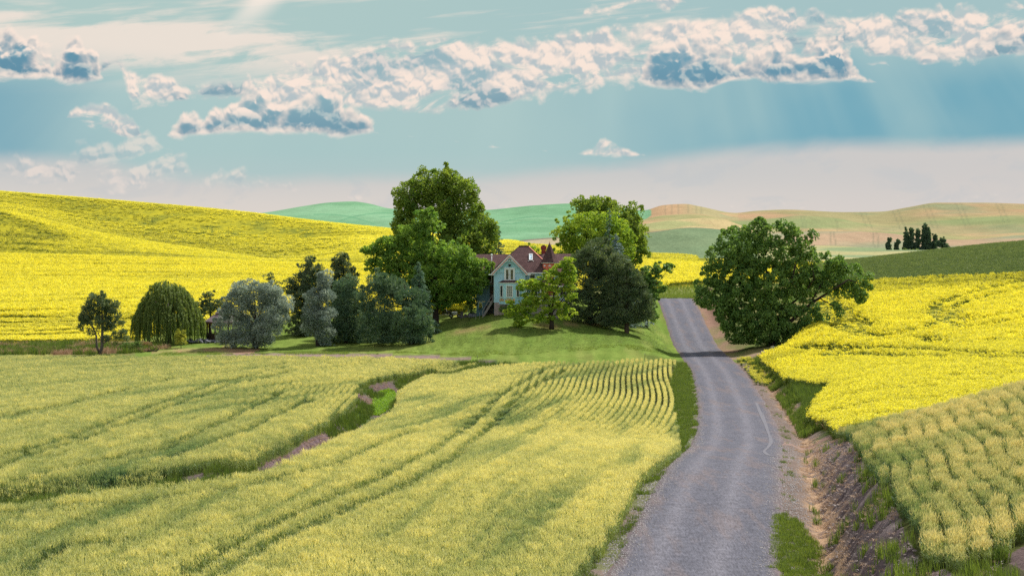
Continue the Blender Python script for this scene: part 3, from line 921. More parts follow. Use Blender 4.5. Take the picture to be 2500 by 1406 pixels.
# ------------------------------------------------------------------ road
def road():
    m, N, out = mat_new('gravel')
    la = N.new('ShaderNodeAttribute', attribute_name='lat').outputs['Fac']
    v = objvec(N)
    st = N.new('ShaderNodeVectorMath', operation='MULTIPLY'); N.t.links.new(v, st.inputs[0]); st.inputs[1].default_value = (1, .12, 1)
    n1 = N.noise(st.outputs[0], .9, 5, .6); n2 = N.noise(st.outputs[0], 16.0, 6, .75); n3 = N.noise(v, .22, 4, .55)
    n4 = N.noise(st.outputs[0], 4.0, 4, .6)
    col = N.mix(n3, lin(78, 79, 89), lin(98, 98, 107))
    # worn wheel paths, paler; loose browner edge
    wp = N.add(N.m('POWER', 2.718, N.mul(N.m('POWER', N.mul(N.sub(N.m('ABSOLUTE', N.add(la, .35)), 1.15), 2.2), 2.0), -1.0)), 0.0)
    col = N.mix(N.mul(wp, .45), col, lin(118, 116, 124))
    col = N.mix(N.mul(N.ss(n1, .50, .66), .42), col, lin(114, 101, 98))
    col = N.mix(N.mul(N.ss(n4, .5, .7), .22), col, lin(80, 79, 88))
    col = N.mix(N.mul(N.ss(N.add(N.m('ABSOLUTE', la), N.mul(N.sub(n1, .5), 1.4)), 2.3, 3.2), .6), col, lin(112, 96, 92))
    n5 = N.noise(v, 2.2, 5, .65)
    k = N.mul(N.lr(n2, .3, .7, .52, 1.5), N.lr(n5, .3, .7, .82, 1.18))
    col = N.mix(1.0, col, N.xyz(k, k, k), 'MULTIPLY')
    principled(N, out, col, .95, n2, .02, .08)
    lat = np.linspace(-3.15, 3.15, 29)
    ys = np.concatenate([np.arange(40, 140, .5), np.arange(140, 372, 1.0)])
    L, Y = np.meshgrid(lat, ys)
    e = vnoise(np.sign(L) * 9 + Y * 0, Y / 2.3, 71, 3) - .5
    X = road_x(Y) + L * (1 + e * .10 * (np.abs(L) > 2.2))
    Z = road_z(Y) + .03 * (1 - (L / 3.15) ** 2) - .10 * sstep(2.9, 3.15, np.abs(L)) + (vnoise(X * 2, Y * 2, 73, 2) - .5) * .015
    nr, nc = L.shape
    idx = np.arange(nr * nc).reshape(nr, nc)
    q = np.stack([idx[:-1, :-1], idx[:-1, 1:], idx[1:, 1:], idx[1:, :-1]], -1).reshape(-1, 4)
    me = np_mesh('road', np.stack([X.ravel(), Y.ravel(), Z.ravel()], 1), q, [m], None, {'lat': L.ravel()}, True)
    o = link('road', me); o['kind'] = 'structure'
    # pale scuffed tyre marks on the right-hand side
    tm = plain('scuffed_gravel', lin(99, 98, 106)[:3], .9, .25, 9.0)
    for pts, w in (([(1846, 985), (1859, 1017), (1872, 1050), (1882, 1078), (1876, 1094), (1866, 1106), (1876, 1114), (1901, 1118)], .11),
                   ([(1862, 1010), (1872, 1040), (1880, 1065)], .04)):
        P_ = [hit(a, b) for a, b in pts]
        tt = np.linspace(0, len(P_) - 1, 60)
        xs = pchip(np.arange(len(P_)), [p[0] for p in P_], tt)[:, 0]; ys_ = pchip(np.arange(len(P_)), [p[1] for p in P_], tt)[:, 0]
        dx, dy = np.gradient(xs), np.gradient(ys_); ln = np.hypot(dx, dy) + 1e-6
        hw = w * (.6 + .8 * vnoise(tt * 1.7, tt * 0, 75, 2))
        Vv = []
        for sgn in (-1, 1):
            xx = xs - sgn * dy / ln * hw; yy = ys_ + sgn * dx / ln * hw
            Vv.append(np.stack([xx, yy, road_z(yy) + .03 * (1 - np.clip((xx - road_x(yy)) / 3.15, -1, 1) ** 2) + .014], 1))
        n = len(tt)
        q = np.array([(i, i + 1, n + i + 1, n + i) for i in range(n - 1)])
        o = link('tyre_mark', np_mesh('tyre_mark', np.concatenate(Vv), q, [tm])); o['kind'] = 'structure'


road()

# ------------------------------------------------------------------ crop and grass plants, scattered
def quadset(): return [], []


def blade(V, Fc, T, p, tip, w, side, mat):
    """tapered two-segment blade from p to tip"""
    p = np.array(p, float); tip = np.array(tip, float); side = np.array(side, float) * w / 2
    mid = p * .45 + tip * .55 + np.array([0, 0, np.linalg.norm(tip[:2] - p[:2]) * .28])
    b = len(V)
    V += [p - side, p + side, mid + side * .8, mid - side * .8, tip + side * .1, tip - side * .1]
    Fc += [(b, b + 1, b + 2, b + 3), (b + 3, b + 2, b + 4, b + 5)]; T += [mat, mat]


def rhomb(V, Fc, T, c, ax, L, w, side, mat):
    c = np.array(c, float); ax = np.array(ax, float); side = np.array(side, float)
    b = len(V)
    V += [c - ax * L / 2, c + side * w / 2, c + ax * L / 2, c - side * w / 2]
    Fc += [(b, b + 1, b + 2, b + 3)]; T += [mat]


def rnd_dir(r, up=0.0):
    v = r.normal(size=3); v[2] += up
    return v / (np.linalg.norm(v) + 1e-9)


def tuft_wheat(seed, n, R, h, fat):
    r = np.random.default_rng(seed); V, Fc, T = [], [], []
    for i in range(n):
        a = r.uniform(0, 6.28); q = R * math.sqrt(r.uniform()); p = np.array([q * math.cos(a), q * math.sin(a), -.05])
        hh = h * r.uniform(.82, 1.1)
        top = p + np.array([r.normal(0, .05) + .02, r.normal(0, .05), hh])
        s = rnd_dir(r); s[2] = 0; s /= np.linalg.norm(s) + 1e-9
        blade(V, Fc, T, p, top, .014 * fat, s, 0)
        for k in range(2):
            st = p + (top - p) * r.uniform(.35, .8); a2 = r.uniform(0, 6.28); ll = r.uniform(.12, .26)
            blade(V, Fc, T, st, st + np.array([math.cos(a2) * ll, math.sin(a2) * ll, r.uniform(-.05, .16)]), .018 * fat, (-math.sin(a2), math.cos(a2), 0), 0)
        ax = np.array([r.normal(0, .35) + .15, r.normal(0, .35), 1.0]); ax /= np.linalg.norm(ax)
        c = top + ax * .045; s2 = np.cross(ax, s); s2 /= np.linalg.norm(s2) + 1e-9
        rhomb(V, Fc, T, c, ax, .13, .026 * fat, s, 1); rhomb(V, Fc, T, c, ax, .13, .026 * fat, s2, 1)
        rhomb(V, Fc, T, c + ax * .08, ax, .13, .016 * fat, s2, 1)
    return V, Fc, T


def tuft_canola(seed, n, R, h, fl):
    r = np.random.default_rng(seed); V, Fc, T = [], [], []
    for i in range(n):
        a = r.uniform(0, 6.28); q = R * math.sqrt(r.uniform()); p = np.array([q * math.cos(a) * .7, q * math.sin(a) * .7, -.05])
        top = np.array([q * math.cos(a), q * math.sin(a), h * r.uniform(.78, 1.08)])
        s = rnd_dir(r); s[2] = 0; s /= np.linalg.norm(s) + 1e-9
        blade(V, Fc, T, p, top, .022, s, 0)
        for k in range(2):
            st = p + (top - p) * r.uniform(.25, .75); a2 = r.uniform(0, 6.28); ll = r.uniform(.10, .22)
            blade(V, Fc, T, st, st + np.array([math.cos(a2) * ll, math.sin(a2) * ll, r.uniform(-.08, .06)]), .07, (-math.sin(a2), math.cos(a2), 0), 0)
        for k in range(5):
            c = top + np.array([r.normal(0, .045), r.normal(0, .045), r.normal(-.03, .06)])
            d1 = rnd_dir(r); d2 = np.cross(d1, rnd_dir(r, .6)); d2 /= np.linalg.norm(d2) + 1e-9
            rhomb(V, Fc, T, c, d1, fl * r.uniform(.8, 1.3), fl, d2, 1)
    return V, Fc, T


def tuft_grass(seed, n, R, h, w, lie=0.35):
    r = np.random.default_rng(seed); V, Fc, T = [], [], []
    for i in range(n):
        a = r.uniform(0, 6.28); q = R * math.sqrt(r.uniform()); p = np.array([q * math.cos(a), q * math.sin(a), -.03])
        a2 = r.uniform(0, 6.28); hh = h * r.uniform(.5, 1.1); ll = hh * lie * r.uniform(.3, 1.6)
        blade(V, Fc, T, p, p + np.array([math.cos(a2) * ll, math.sin(a2) * ll, hh]), w, (-math.sin(a2), math.cos(a2), 0), 0)
    return V, Fc, T


def tuft_straw(seed, n, R):
    r = np.random.default_rng(seed); V, Fc, T = [], [], []
    for i in range(n):
        a = r.uniform(0, 6.28); q = R * math.sqrt(r.uniform()); p = np.array([q * math.cos(a), q * math.sin(a), r.uniform(0, .03)])
        a2 = r.normal(1.2, .9); ll = r.uniform(.12, .34)
        blade(V, Fc, T, p, p + np.array([math.cos(a2) * ll, math.sin(a2) * ll, r.uniform(0, .08)]), .02, (-math.sin(a2), math.cos(a2), 0), 0)
    return V, Fc, T


def proto(name, sets, mats):
    """a collection of plant meshes that only geometry nodes use"""
    c = bpy.data.collections.new(name)
    for k, (V, Fc, T) in enumerate(sets):
        me = np_mesh(name, np.array(V), np.array(Fc), mats, T)
        o = bpy.data.objects.new(name + '_%d' % k, me)
        c.objects.link(o)
    return c


INST = 'INSTANCER'
WHEAT_S = leafmat('wheat_leaf', (.060, .135, .065), (.30, .36, .12), .38, kind=INST)
WHEAT_H = leafmat('wheat_ear', (.24, .35, .15), (.86, .80, .36), .40, kind=INST, tcol=(1.1, 1.05, .7))
WHEAT_RH = leafmat('ripe_ear', (.30, .40, .15), (.78, .71, .35), .40, kind=INST, tcol=(1.1, 1.0, .7))
CAN_S = leafmat('canola_leaf', (.06, .12, .03), (.16, .22, .04), .35, kind=INST)
CAN_F = leafmat('canola_flower', (.30, .31, .06), (.98, .91, .10), .42, kind=INST, tcol=(1.05, 1.0, .6))
GRASS_M = leafmat('grass_blade', (.055, .105, .022), (.20, .27, .055), .40, kind=INST)
WEED_M = leafmat('bright_weed', (.12, .26, .012), (.26, .42, .03), .40, kind=INST)
STRAW_M = leafmat('straw', (.22, .13, .075), (.58, .38, .22), .20, kind=INST, tcol=(1, 1, 1))
GWHEAT_S = leafmat('green_wheat_leaf', (.060, .125, .062), (.155, .23, .10), .3, kind=INST)
GWHEAT_H = leafmat('green_wheat_ear', (.13, .20, .08), (.30, .36, .15), .3, kind=INST)

P_WH = proto('wheat_plants', [tuft_wheat(10 + i, 15, .17, .72, 1.1) for i in range(4)], [WHEAT_S, WHEAT_H])
P_WF = proto('wheat_plants_far', [tuft_wheat(30 + i, 10, .14, .72, 2.0) for i in range(4)], [WHEAT_S, WHEAT_H])
P_WR = proto('ripening_wheat', [tuft_wheat(50 + i, 22, .22, .74, 1.1) for i in range(4)], [WHEAT_S, WHEAT_RH])
P_GW = proto('green_wheat', [tuft_wheat(70 + i, 9, .40, .75, 4.0) for i in range(3)], [GWHEAT_S, GWHEAT_H])
P_CA = proto('canola_plants', [tuft_canola(90 + i, 12, .30, .98, .075) for i in range(4)], [CAN_S, CAN_F])
P_CF = proto('canola_far', [tuft_canola(110 + i, 11, .55, 1.0, .17) for i in range(4)], [CAN_S, CAN_F])
P_GR = proto('grass_tufts', [tuft_grass(130 + i, 22, .15, .22, .016) for i in range(3)], [GRASS_M])
P_TG = proto('tall_grass', [tuft_grass(140 + i, 20, .20, .62, .026, .3) for i in range(3)], [GRASS_M])
P_WD = proto('weeds', [tuft_grass(150 + i, 16, .18, .22, .06, .9) for i in range(3)], [WEED_M])
P_ST = proto('straw_litter', [tuft_straw(160 + i, 18, .32) for i in range(3)], [STRAW_M])
P_DG = proto('dry_grass', [tuft_grass(170 + i, 18, .16, .42, .02, .5) for i in range(3)], [STRAW_M])


def scatter(name, coll, X, Y, label, cat, scale=1.0, tint=.5, zs=None, rng=RNG, dz=0.0, parts=None):
    n = len(X)
    X = np.asarray(X); Y = np.asarray(Y)
    Z = ground_z(X, Y) + dz
    me = bpy.data.meshes.new(name)
    me.vertices.add(n)
    me.vertices.foreach_set('co', np.stack([X, Y, Z], 1).astype(np.float32).ravel())
    def at(nm, v):
        a = me.attributes.new(nm, 'FLOAT', 'POINT'); a.data.foreach_set('value', np.broadcast_to(np.asarray(v, np.float32), (n,)).copy())
    at('tint', np.clip(tint, 0, 1)); at('ang', rng.uniform(0, 6.283, n)); at('sz', scale)
    at('szz', scale if zs is None else zs)
    a = me.attributes.new('pick', 'INT', 'POINT'); a.data.foreach_set('value', rng.integers(0, 1000, n).astype(np.int32))
    o = link(name, me)
    t = bpy.data.node_groups.new(name + '_scatter', 'GeometryNodeTree')
    t.interface.new_socket('Geometry', in_out='INPUT', socket_type='NodeSocketGeometry')
    t.interface.new_socket('Geometry', in_out='OUTPUT', socket_type='NodeSocketGeometry')
    gi = t.nodes.new('NodeGroupInput'); go = t.nodes.new('NodeGroupOutput')
    ci = t.nodes.new('GeometryNodeCollectionInfo')
    ci.inputs['Collection'].default_value = coll
    ci.inputs['Separate Children'].default_value = True
    ci.inputs['Reset Children'].default_value = True
    mp = t.nodes.new('GeometryNodeMeshToPoints')
    ip = t.nodes.new('GeometryNodeInstanceOnPoints')
    ip.inputs['Pick Instance'].default_value = True
    def na(nm, ty):
        k = t.nodes.new('GeometryNodeInputNamedAttribute'); k.data_type = ty; k.inputs[0].default_value = nm
        return k.outputs[0]
    cx = t.nodes.new('ShaderNodeCombineXYZ'); t.links.new(na('ang', 'FLOAT'), cx.inputs[2])
    cs = t.nodes.new('ShaderNodeCombineXYZ')
    s = na('sz', 'FLOAT')
    t.links.new(s, cs.inputs[0]); t.links.new(s, cs.inputs[1]); t.links.new(na('szz', 'FLOAT'), cs.inputs[2])
    t.links.new(gi.outputs[0], mp.inputs[0])
    t.links.new(mp.outputs[0], ip.inputs['Points'])
    t.links.new(ci.outputs[0], ip.inputs['Instance'])
    t.links.new(na('pick', 'INT'), ip.inputs['Instance Index'])
    t.links.new(cx.outputs[0], ip.inputs['Rotation']); t.links.new(cs.outputs[0], ip.inputs['Scale'])
    t.links.new(ip.outputs[0], go.inputs[0])
    md = o.modifiers.new('scatter', 'NODES'); md.node_group = t
    tag(o, label, cat, None, 'stuff')
    return o


def jgrid(poly, step, rng=RNG, ymax=1e9, ymin=-1e9, margin=60, stepy=None, side=24000.):
    """jittered points inside a polygon and inside the picture's wedge"""
    P_ = np.array(poly); stepy = stepy or step
    x0, y0 = P_.min(0); x1, y1 = P_.max(0)
    y0 = max(y0, ymin); y1 = min(y1, ymax)
    xs = np.arange(max(x0, -.30 * y1 - 9), min(x1, .30 * y1 + 9), step); ys = np.arange(y0, y1, stepy)
    X, Y = np.meshgrid(xs, ys)
    X = X.ravel() + rng.uniform(-.5, .5, X.size) * step; Y = Y.ravel() + rng.uniform(-.5, .5, Y.size) * stepy
    px = CX + X * F / Y
    k = (px > -margin - side / Y) & (px < 2500 + margin + side / Y)
    X, Y = X[k], Y[k]
    k = in_poly(X, Y, poly)
    return X[k], Y[k]


def track_mask(X, Y, tracks, w):
    m = np.zeros(len(X))
    for tr in tracks:
        g, _ = seg_dist(X, Y, tr)
        m = np.maximum(m, 1 - sstep(w * .5, w * 1.3, g + (vnoise(X, Y, 81, 2) - .5) * w * .8))
    return m


def wheat_field(poly, name, label, tracks, row, seed):
    rng = np.random.default_rng(seed)
    X, Y = jgrid(poly, .27, rng)
    keep = rng.uniform(size=len(X)) < np.interp(Y, [60, 110, 170, 240], [1.0, .95, .8, .62])
    X, Y = X[keep], Y[keep]
    s, rn = row(X, Y)
    e = .02
    sx, _ = row(X + e, Y); sy, _ = row(X, Y + e)
    gx, gy = (sx - s) / e, (sy - s) / e; gl = np.hypot(gx, gy) + 1e-6; gx /= gl; gy /= gl
    S = .56
    dr = (np.round(s / S) * S - s) * rn
    X, Y = X + gx * dr, Y + gy * dr
    k = in_poly(X, Y, poly); X, Y, rn = X[k], Y[k], rn[k]
    tm = track_mask(X, Y, tracks, .42)
    k = rng.uniform(size=len(X)) > tm * .55
    X, Y, tm, rn = X[k], Y[k], tm[k], rn[k]
    # broad waves of greener, thinner crop
    v = X - .09 * (Y - 68) - .0006 * (Y - 68) ** 2 + 1.5 * np.sin(Y / 23.)
    wv = vnoise(Y / 26.0, v / 1.15, seed + 3, 3); big = vnoise(X / 11., Y / 20., seed + 7, 3); fine = vnoise(X / .9, Y / .9, seed + 9, 2)
    green = sstep(.50, .66, wv * .56 + big * .20 + fine * .24)
    px = CX + X * F / Y
    return X, Y, tm, rn, green, px, big, fine, rng


def near_lod(name, label, X, Y, sc, zs, tint, cat):
    far = Y > 132 + RNG.uniform(-14, 14, len(Y))
    for sel, coll, nm, lb in ((~far, P_WH, name, label[0]), (far, P_WF, name, label[1])):
        scatter(nm, coll, X[sel], Y[sel], lb, cat, sc[sel], tint[sel], zs[sel])


def row1(X, Y):
    s = X - road_x(Y) + .40 * np.sin(Y / 15.0) + .2 * np.sin(Y / 27.0 + X * .04)
    r = sstep(-26, -17, X - road_x(Y)) * sstep(112, 132, Y) * (1 - .35 * sstep(205, 228, Y))
    return s, .10 + .90 * r


def row2(X, Y):
    g, s = seg_dist(X, Y, GULLY)
    g = g + .5 * np.sin(Y / 15.0)
    r = sstep(128, 150, Y) * (1 - sstep(178, 205, Y)) * (1 - sstep(7, 17, g))
    return g, .12 + .84 * r


X, Y, tm, rn, green, px, big, fine, rng = wheat_field(W1, 'wheat', '', TRACKS1, row1, 201)
# thin green patches seen in the photo
for (a, b, rx, ry, amt) in ((1260, 1345, 7, 9, .55), (1130, 1370, 5, 8, .45), (1545, 940, 2.6, 16, .5), (1560, 1010, 2.2, 12, .45), (1380, 1120, 4, 10, .3), (900, 1230, 8, 8, .2)):
    cx_, cy_ = hit(a, b, WH)
    e = np.hypot((X - cx_) / rx, (Y - cy_) / ry) + (fine - .5) * 1.2
    green = np.maximum(green, amt * 1.5 * (1 - sstep(.4, 1.2, e)) * sstep(.3, .6, fine))
d = X - road_x(Y)
ty = .76 + .22 * sstep(-22, -5, d) - .12 * sstep(900, 0, px) - .60 * green - .3 * tm + rng.normal(0, .10, len(X)) + (fine - .5) * .85
sc = rng.uniform(.85, 1.15, len(X)) * (1 - .26 * sstep(.4, .8, rn)); zs = (1 - .5 * tm - .20 * green) * (.82 + .36 * fine) * rng.uniform(.9, 1.08, len(X))
near_lod('wheat_crop', ('ripening yellow green wheat filling the near field beside the gravel road', 'yellow green wheat in wavy drill rows on the far half of the near field'), X, Y, sc, zs, np.clip(ty, 0, 1), 'wheat')
X, Y, tm, rn, green, px, big, fine, rng = wheat_field(W2, 'wheat', '', TRACKS2, row2, 301)
ty = .60 + .18 * sstep(400, 1000, px) - .58 * green - .3 * tm + rng.normal(0, .10, len(X)) + (fine - .5) * .85
sc = rng.uniform(.85, 1.15, len(X)) * (1 - .26 * sstep(.4, .8, rn)); zs = (1 - .5 * tm - .20 * green) * (.82 + .36 * fine) * rng.uniform(.9, 1.08, len(X))
near_lod('wheat_crop', ('green wheat standing along the far bank of the ditch', 'green wheat of the left field reaching back to the trees'), X, Y, sc, zs, np.clip(ty, 0, 1), 'wheat')

# wheat on the cut bank at right: coarse clumps in rows
rng = np.random.default_rng(401)
X, Y = jgrid(W3, .22, rng)
s = (X - road_x(Y)) - .012 * (Y - 55) * (X - road_x(Y) - 7) * .25 + .15 * np.sin(Y / 2.5); S = .68
off = (np.round(s / S) * S - s + (vnoise(X / .9, Y / .9, 409, 2) - .5) * .35) * .58
X = X + off
k = in_poly(X, Y, W3); X, Y = X[k], Y[k]
fine = vnoise(X / .55, Y / .55, 403, 2); big = vnoise(X / 5, Y / 5, 405, 3)
d = X - road_x(Y)
k = rng.uniform(size=len(X)) < .60 + 1.5 * (fine - .45)
X, Y, fine, big, d = X[k], Y[k], fine[k], big[k], d[k]
scatter('wheat_crop', P_WR, X, Y, 'ripening wheat in clumped rows on top of the cut earth bank', 'wheat', rng.uniform(.7, .95, len(X)),
        np.clip(.62 + (big - .5) * 1.3 + (fine - .5) * 1.3 - .25 * sstep(9.5, 7.5, d) + rng.normal(0, .1, len(X)), 0, 1), rng.uniform(.8, 1.08, len(X)) * (.55 + .52 * fine))

# canola, right slope
rng = np.random.default_rng(501)
X, Y = jgrid(C1, .36, rng)
k = rng.uniform(size=len(X)) < np.interp(Y, [120, 200, 340], [1.0, .8, .5])
X, Y = X[k], Y[k]
tm = track_mask(X, Y, TRACKS3, 1.35)
sl = (ground_z(X, Y + 4) - ground_z(X, Y - 4)) / 8.0
fine = vnoise(X / 1.2, Y / 1.2, 503, 3); wv = vnoise(X / 14., Y / 3.0, 505, 3)
k = rng.uniform(size=len(X)) > np.maximum(tm * .80, .60 * sstep(.020, .055, sl + (fine - .5) * .03))
X, Y, tm, fine, wv, sl = X[k], Y[k], tm[k], fine[k], wv[k], sl[k]
zs = (1 - .62 * tm) * rng.uniform(.85, 1.1, len(X)) * (.85 + .25 * fine) * (1 - .18 * sstep(.55, .7, wv))
far = Y > 205 + rng.uniform(-15, 15, len(Y))
scatter('canola_crop', P_CA, X[~far], Y[~far], 'bright yellow canola in flower on the near end of the right slope', 'canola', rng.uniform(.85, 1.2, len(X))[~far], .80 + rng.normal(0, .14, (~far).sum()), zs[~far])
sf = far & (rng.uniform(size=len(X)) < .72)
scatter('canola_crop', P_CF, X[sf], Y[sf], 'yellow canola with curved tractor tracks on the upper right slope', 'canola', rng.uniform(.62, .86, sf.sum()), (.86 - .34 * sstep(.018, .048, sl + (fine - .5) * .02) - .25 * sstep(.5, .7, wv))[sf] + rng.normal(0, .15, sf.sum()), zs[sf])
# canola, left field behind the trees
rng = np.random.default_rng(601)
X, Y = jgrid(C2, .62, rng, ymax=520)
k = rng.uniform(size=len(X)) < np.interp(Y, [260, 330, 500], [1.0, .8, .5])
X, Y = X[k], Y[k]
py = HY - F * (ground_z(X, Y) + CH) / Y; px = CX + X * F / Y
# drill strips left open near its lower edge
yv = Y + (vnoise(X / 6., Y * 0, 607, 2) - .5) * .8 + X * .02
zone = (px < 430) * (py > 765)
strip = zone * np.maximum.reduce([1 - sstep(1.25, 2.0, np.abs(yv - c)) for c in (268, 274, 281, 289, 298)])
strip = np.maximum(strip, (px < 430) * (1 - sstep(1.8, 2.6, np.abs(yv - 307.5))))
wv = vnoise(X / 22., Y / 4.0, 605, 3)
k = rng.uniform(size=len(X)) > strip * .95
X, Y, wv, strip, zone = X[k], Y[k], wv[k], strip[k], zone[k]
k = ~((px[k] > 1150) & (Y < 300))
X, Y, wv, zone = X[k], Y[k], wv[k], zone[k]
scatter('canola_crop', P_CF, X, Y, 'wide yellow canola field behind the willow and pines', 'canola', rng.uniform(.8, 1.15, len(X)), .84 - .22 * sstep(.5, .7, wv) + rng.normal(0, .12, len(X)), rng.uniform(.85, 1.1, len(X)) * (1 - .2 * sstep(.55, .7, wv)) * (1 - .4 * zone))
# canola on the two hills behind
rng = np.random.default_rng(651)
for y0, y1, st, szz, lb in ((524, 835, 1.35, 1.55, 'yellow canola covering the rolling middle hill at left'), (860, 1420, 2.6, 3.0, 'yellow canola covering the highest hill at left')):
    ys_ = np.arange(y0, y1, st)
    X, Y = np.meshgrid(np.arange(-400, 60, st), ys_)
    X = X.ravel() + rng.uniform(-.5, .5, X.size) * st; Y = Y.ravel() + rng.uniform(-.5, .5, Y.size) * st
    px = CX + X * F / Y
    k = (px > -40) & (px < 1700) & (Y < np.interp(px, *CAN_FAR) - 4) & ~in_poly(X, Y, C2); X, Y, px = X[k], Y[k], px[k]
    a = vnoise(px / 30. + Y / 40., Y / 5.5 + px / 60., 655, 3)
    tr = vnoise(X / 40., Y / 9., 657, 3)
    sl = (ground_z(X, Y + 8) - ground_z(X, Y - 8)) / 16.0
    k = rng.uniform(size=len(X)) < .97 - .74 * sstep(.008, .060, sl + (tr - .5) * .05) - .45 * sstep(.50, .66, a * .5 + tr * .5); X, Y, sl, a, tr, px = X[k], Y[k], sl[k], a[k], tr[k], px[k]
    face_shade = sstep(.004, .05, sl + (tr - .5) * .03) * ((1.0 - .45 * sstep(300, 900, px)) if y0 < 800 else (.85 - .60 * sstep(150, 650, px)))  # darker hill faces and feet: slope shading put into the flower tint
    face_shade = np.maximum(face_shade, (.85 * (1 - sstep(590, 770, Y + (tr - .5) * 120)) * (1 - .5 * sstep(700, 1000, px))) if y0 < 800 else .75 * (1 - sstep(930, 1200, Y + (tr - .5) * 300)) * (1 - sstep(600, 900, px)))
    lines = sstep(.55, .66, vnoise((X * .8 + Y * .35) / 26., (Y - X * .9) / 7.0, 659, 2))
    scatter('canola_crop', P_CF, X, Y, lb, 'canola', szz * rng.uniform(.8, 1.15, len(X)), .88 - .40 * face_shade - .26 * lines * (.3 + face_shade) - .22 * sstep(.5, .66, a) + rng.normal(0, .12, len(X)), 1.25 * rng.uniform(.8, 1.1, len(X)))
# green wheat beyond the right canola
rng = np.random.default_rng(701)
X, Y = jgrid(G1, .62, rng, ymax=462)
wv = vnoise(X / 16., Y / 4.0, 705, 3); fine = vnoise(X / 1.5, Y / 1.5, 707, 2)
k = rng.uniform(size=len(X)) < 1 - .6 * sstep(.55, .7, wv * .6 + fine * .4)
X, Y, wv, fine = X[k], Y[k], wv[k], fine[k]
scatter('wheat_crop', P_GW, X, Y, 'dark green wheat on the ridge above the right canola field', 'wheat', rng.uniform(.9, 1.25, len(X)), .45 + (fine - .5) * .6 + rng.normal(0, .15, len(X)), rng.uniform(.75, 1.1, len(X)))


# ------------------------------------------------------------------ verge, ditch and gully plants
def band_pts(d0, d1, y0, y1, dens, seed, mask=None):
    rng = np.random.default_rng(seed)
    n = int((d1 - d0) * (y1 - y0) * dens)
    Y = rng.uniform(y0, y1, n); D = rng.uniform(d0, d1, n); X = road_x(Y) + D
    k = ~(in_poly(X, Y, W1) | in_poly(X, Y, W3) | in_poly(X, Y, C1))
    if mask is not None: k &= mask(X, Y, D)
    return X[k], Y[k], D[k], rng


X, Y, D, rng = band_pts(-6.5, -3.1, 118, 236, 16, 801, lambda X, Y, D: vnoise(X / 1.2, Y / 1.2, 803, 2) > .25 + .3 * (D > -3.5))
scatter('verge_grass', P_GR, X, Y, 'short green grass between the near wheat and the gravel road', 'grass', rng.uniform(.8, 1.5, len(X)), .45 + rng.normal(0, .15, len(X)))
X, Y, D, rng = band_pts(-6.0, -3.0, 54, 122, 14, 805, lambda X, Y, D: vnoise(X / .9, Y / 1.6, 807, 2) > np.where(D > -3.7, .56, .40))
scatter('verge_grass', P_GR, X, Y, 'low grass clumps on the dirt edge of the road under the wheat', 'grass', rng.uniform(.5, 1.3, len(X)), .4 + rng.normal(0, .18, len(X)))
def patchy(X, Y, D):
    c = [hit(1930, 1300), hit(1930, 1360), hit(1960, 1400)]
    m = np.zeros(len(X), bool)
    for (a, b), r in zip(c, (1.0, 1.1, 1.0)):
        m |= (np.hypot((X - a) / r, (Y - b) / 5.0) < .45 + .9 * vnoise(X * 3, Y * 1.5, 811, 2)) & (vnoise(X * 5, Y * 5, 812, 2) > .3)
    return m
X, Y, D, rng = band_pts(2.7, 5.6, 52, 92, 55, 809, patchy)
scatter('verge_grass', P_GR, X, Y, 'bright green grass patch on the right edge of the road in the foreground', 'grass', rng.uniform(.6, 1.2, len(X)), .62 + rng.normal(0, .2, len(X)))
X, Y, D, rng = band_pts(3.9, 6.0, 50, 222, 14, 813, lambda X, Y, D: (np.abs(D - 4.9 - (vnoise(X / 3, Y / 3, 3, 4) - .5) * 1.2) < .6) & (vnoise(X / .8, Y / .8, 815, 2) > .46))
scatter('straw_litter', P_ST, X, Y, 'dry straw lying along the bottom of the right ditch', 'straw', rng.uniform(.35, .8, len(X)), .45 + rng.normal(0, .2, len(X)), dz=.02)
X, Y, D, rng = band_pts(4.8, 9.0, 50, 124, 7, 817, lambda X, Y, D: vnoise(X / .7, Y / .7, 819, 2) > .45)
scatter('straw_litter', P_ST, X, Y, 'sparse stubble and straw on the bare cut bank', 'straw', rng.uniform(.35, .7, len(X)), .35 + rng.normal(0, .2, len(X)), dz=.05)
X, Y, D, rng = band_pts(4.4, 9.5, 48, 124, 9, 821, lambda X, Y, D: ((D > 6.3) & (vnoise(X / 1.1, Y / 1.6, 823, 2) > .50) & (Y < 82)) | (vnoise(X / .8, Y / .8, 825, 2) > .74))
scatter('bank_grass', P_TG, X, Y, 'green grass growing on the upper part of the cut bank', 'grass', rng.uniform(.5, 1.0, len(X)), .5 + rng.normal(0, .2, len(X)))
X, Y, D, rng = band_pts(4.6, 13, 134, 236, 11, 827, lambda X, Y, D: (vnoise(X / 2.2, Y / 2.2, 829, 2) > .40) & (np.abs(Y - 229 + (D - 3) * .35) > 1))
scatter('verge_grass', P_TG, X, Y, 'dark green rough grass between the right ditch and the canola', 'grass', rng.uniform(.6, 1.1, len(X)), .42 + rng.normal(0, .18, len(X)))
X, Y, D, rng = band_pts(3.3, 5.0, 200, 240, 5, 831, lambda X, Y, D: vnoise(X, Y, 833, 2) > .5)
scatter('roadside_canola', P_CA, X, Y, 'stray yellow canola plants at the right road edge', 'canola', rng.uniform(.5, .9, len(X)), .6, rng.uniform(.4, .6, len(X)))
p0, p1 = hit(2080, 1020), hit(2170, 1014)
rng = np.random.default_rng(835); n = 420
X = rng.uniform(p0[0] - 2.6, p1[0] + 1, n); Y = rng.uniform(p0[1] - 5, p0[1] + 1, n)
scatter('dry_grass', P_DG, X, Y, 'pale dry grass at the foot of the right canola field', 'grass', rng.uniform(1.0, 1.9, n), .6 + rng.normal(0, .2, n))
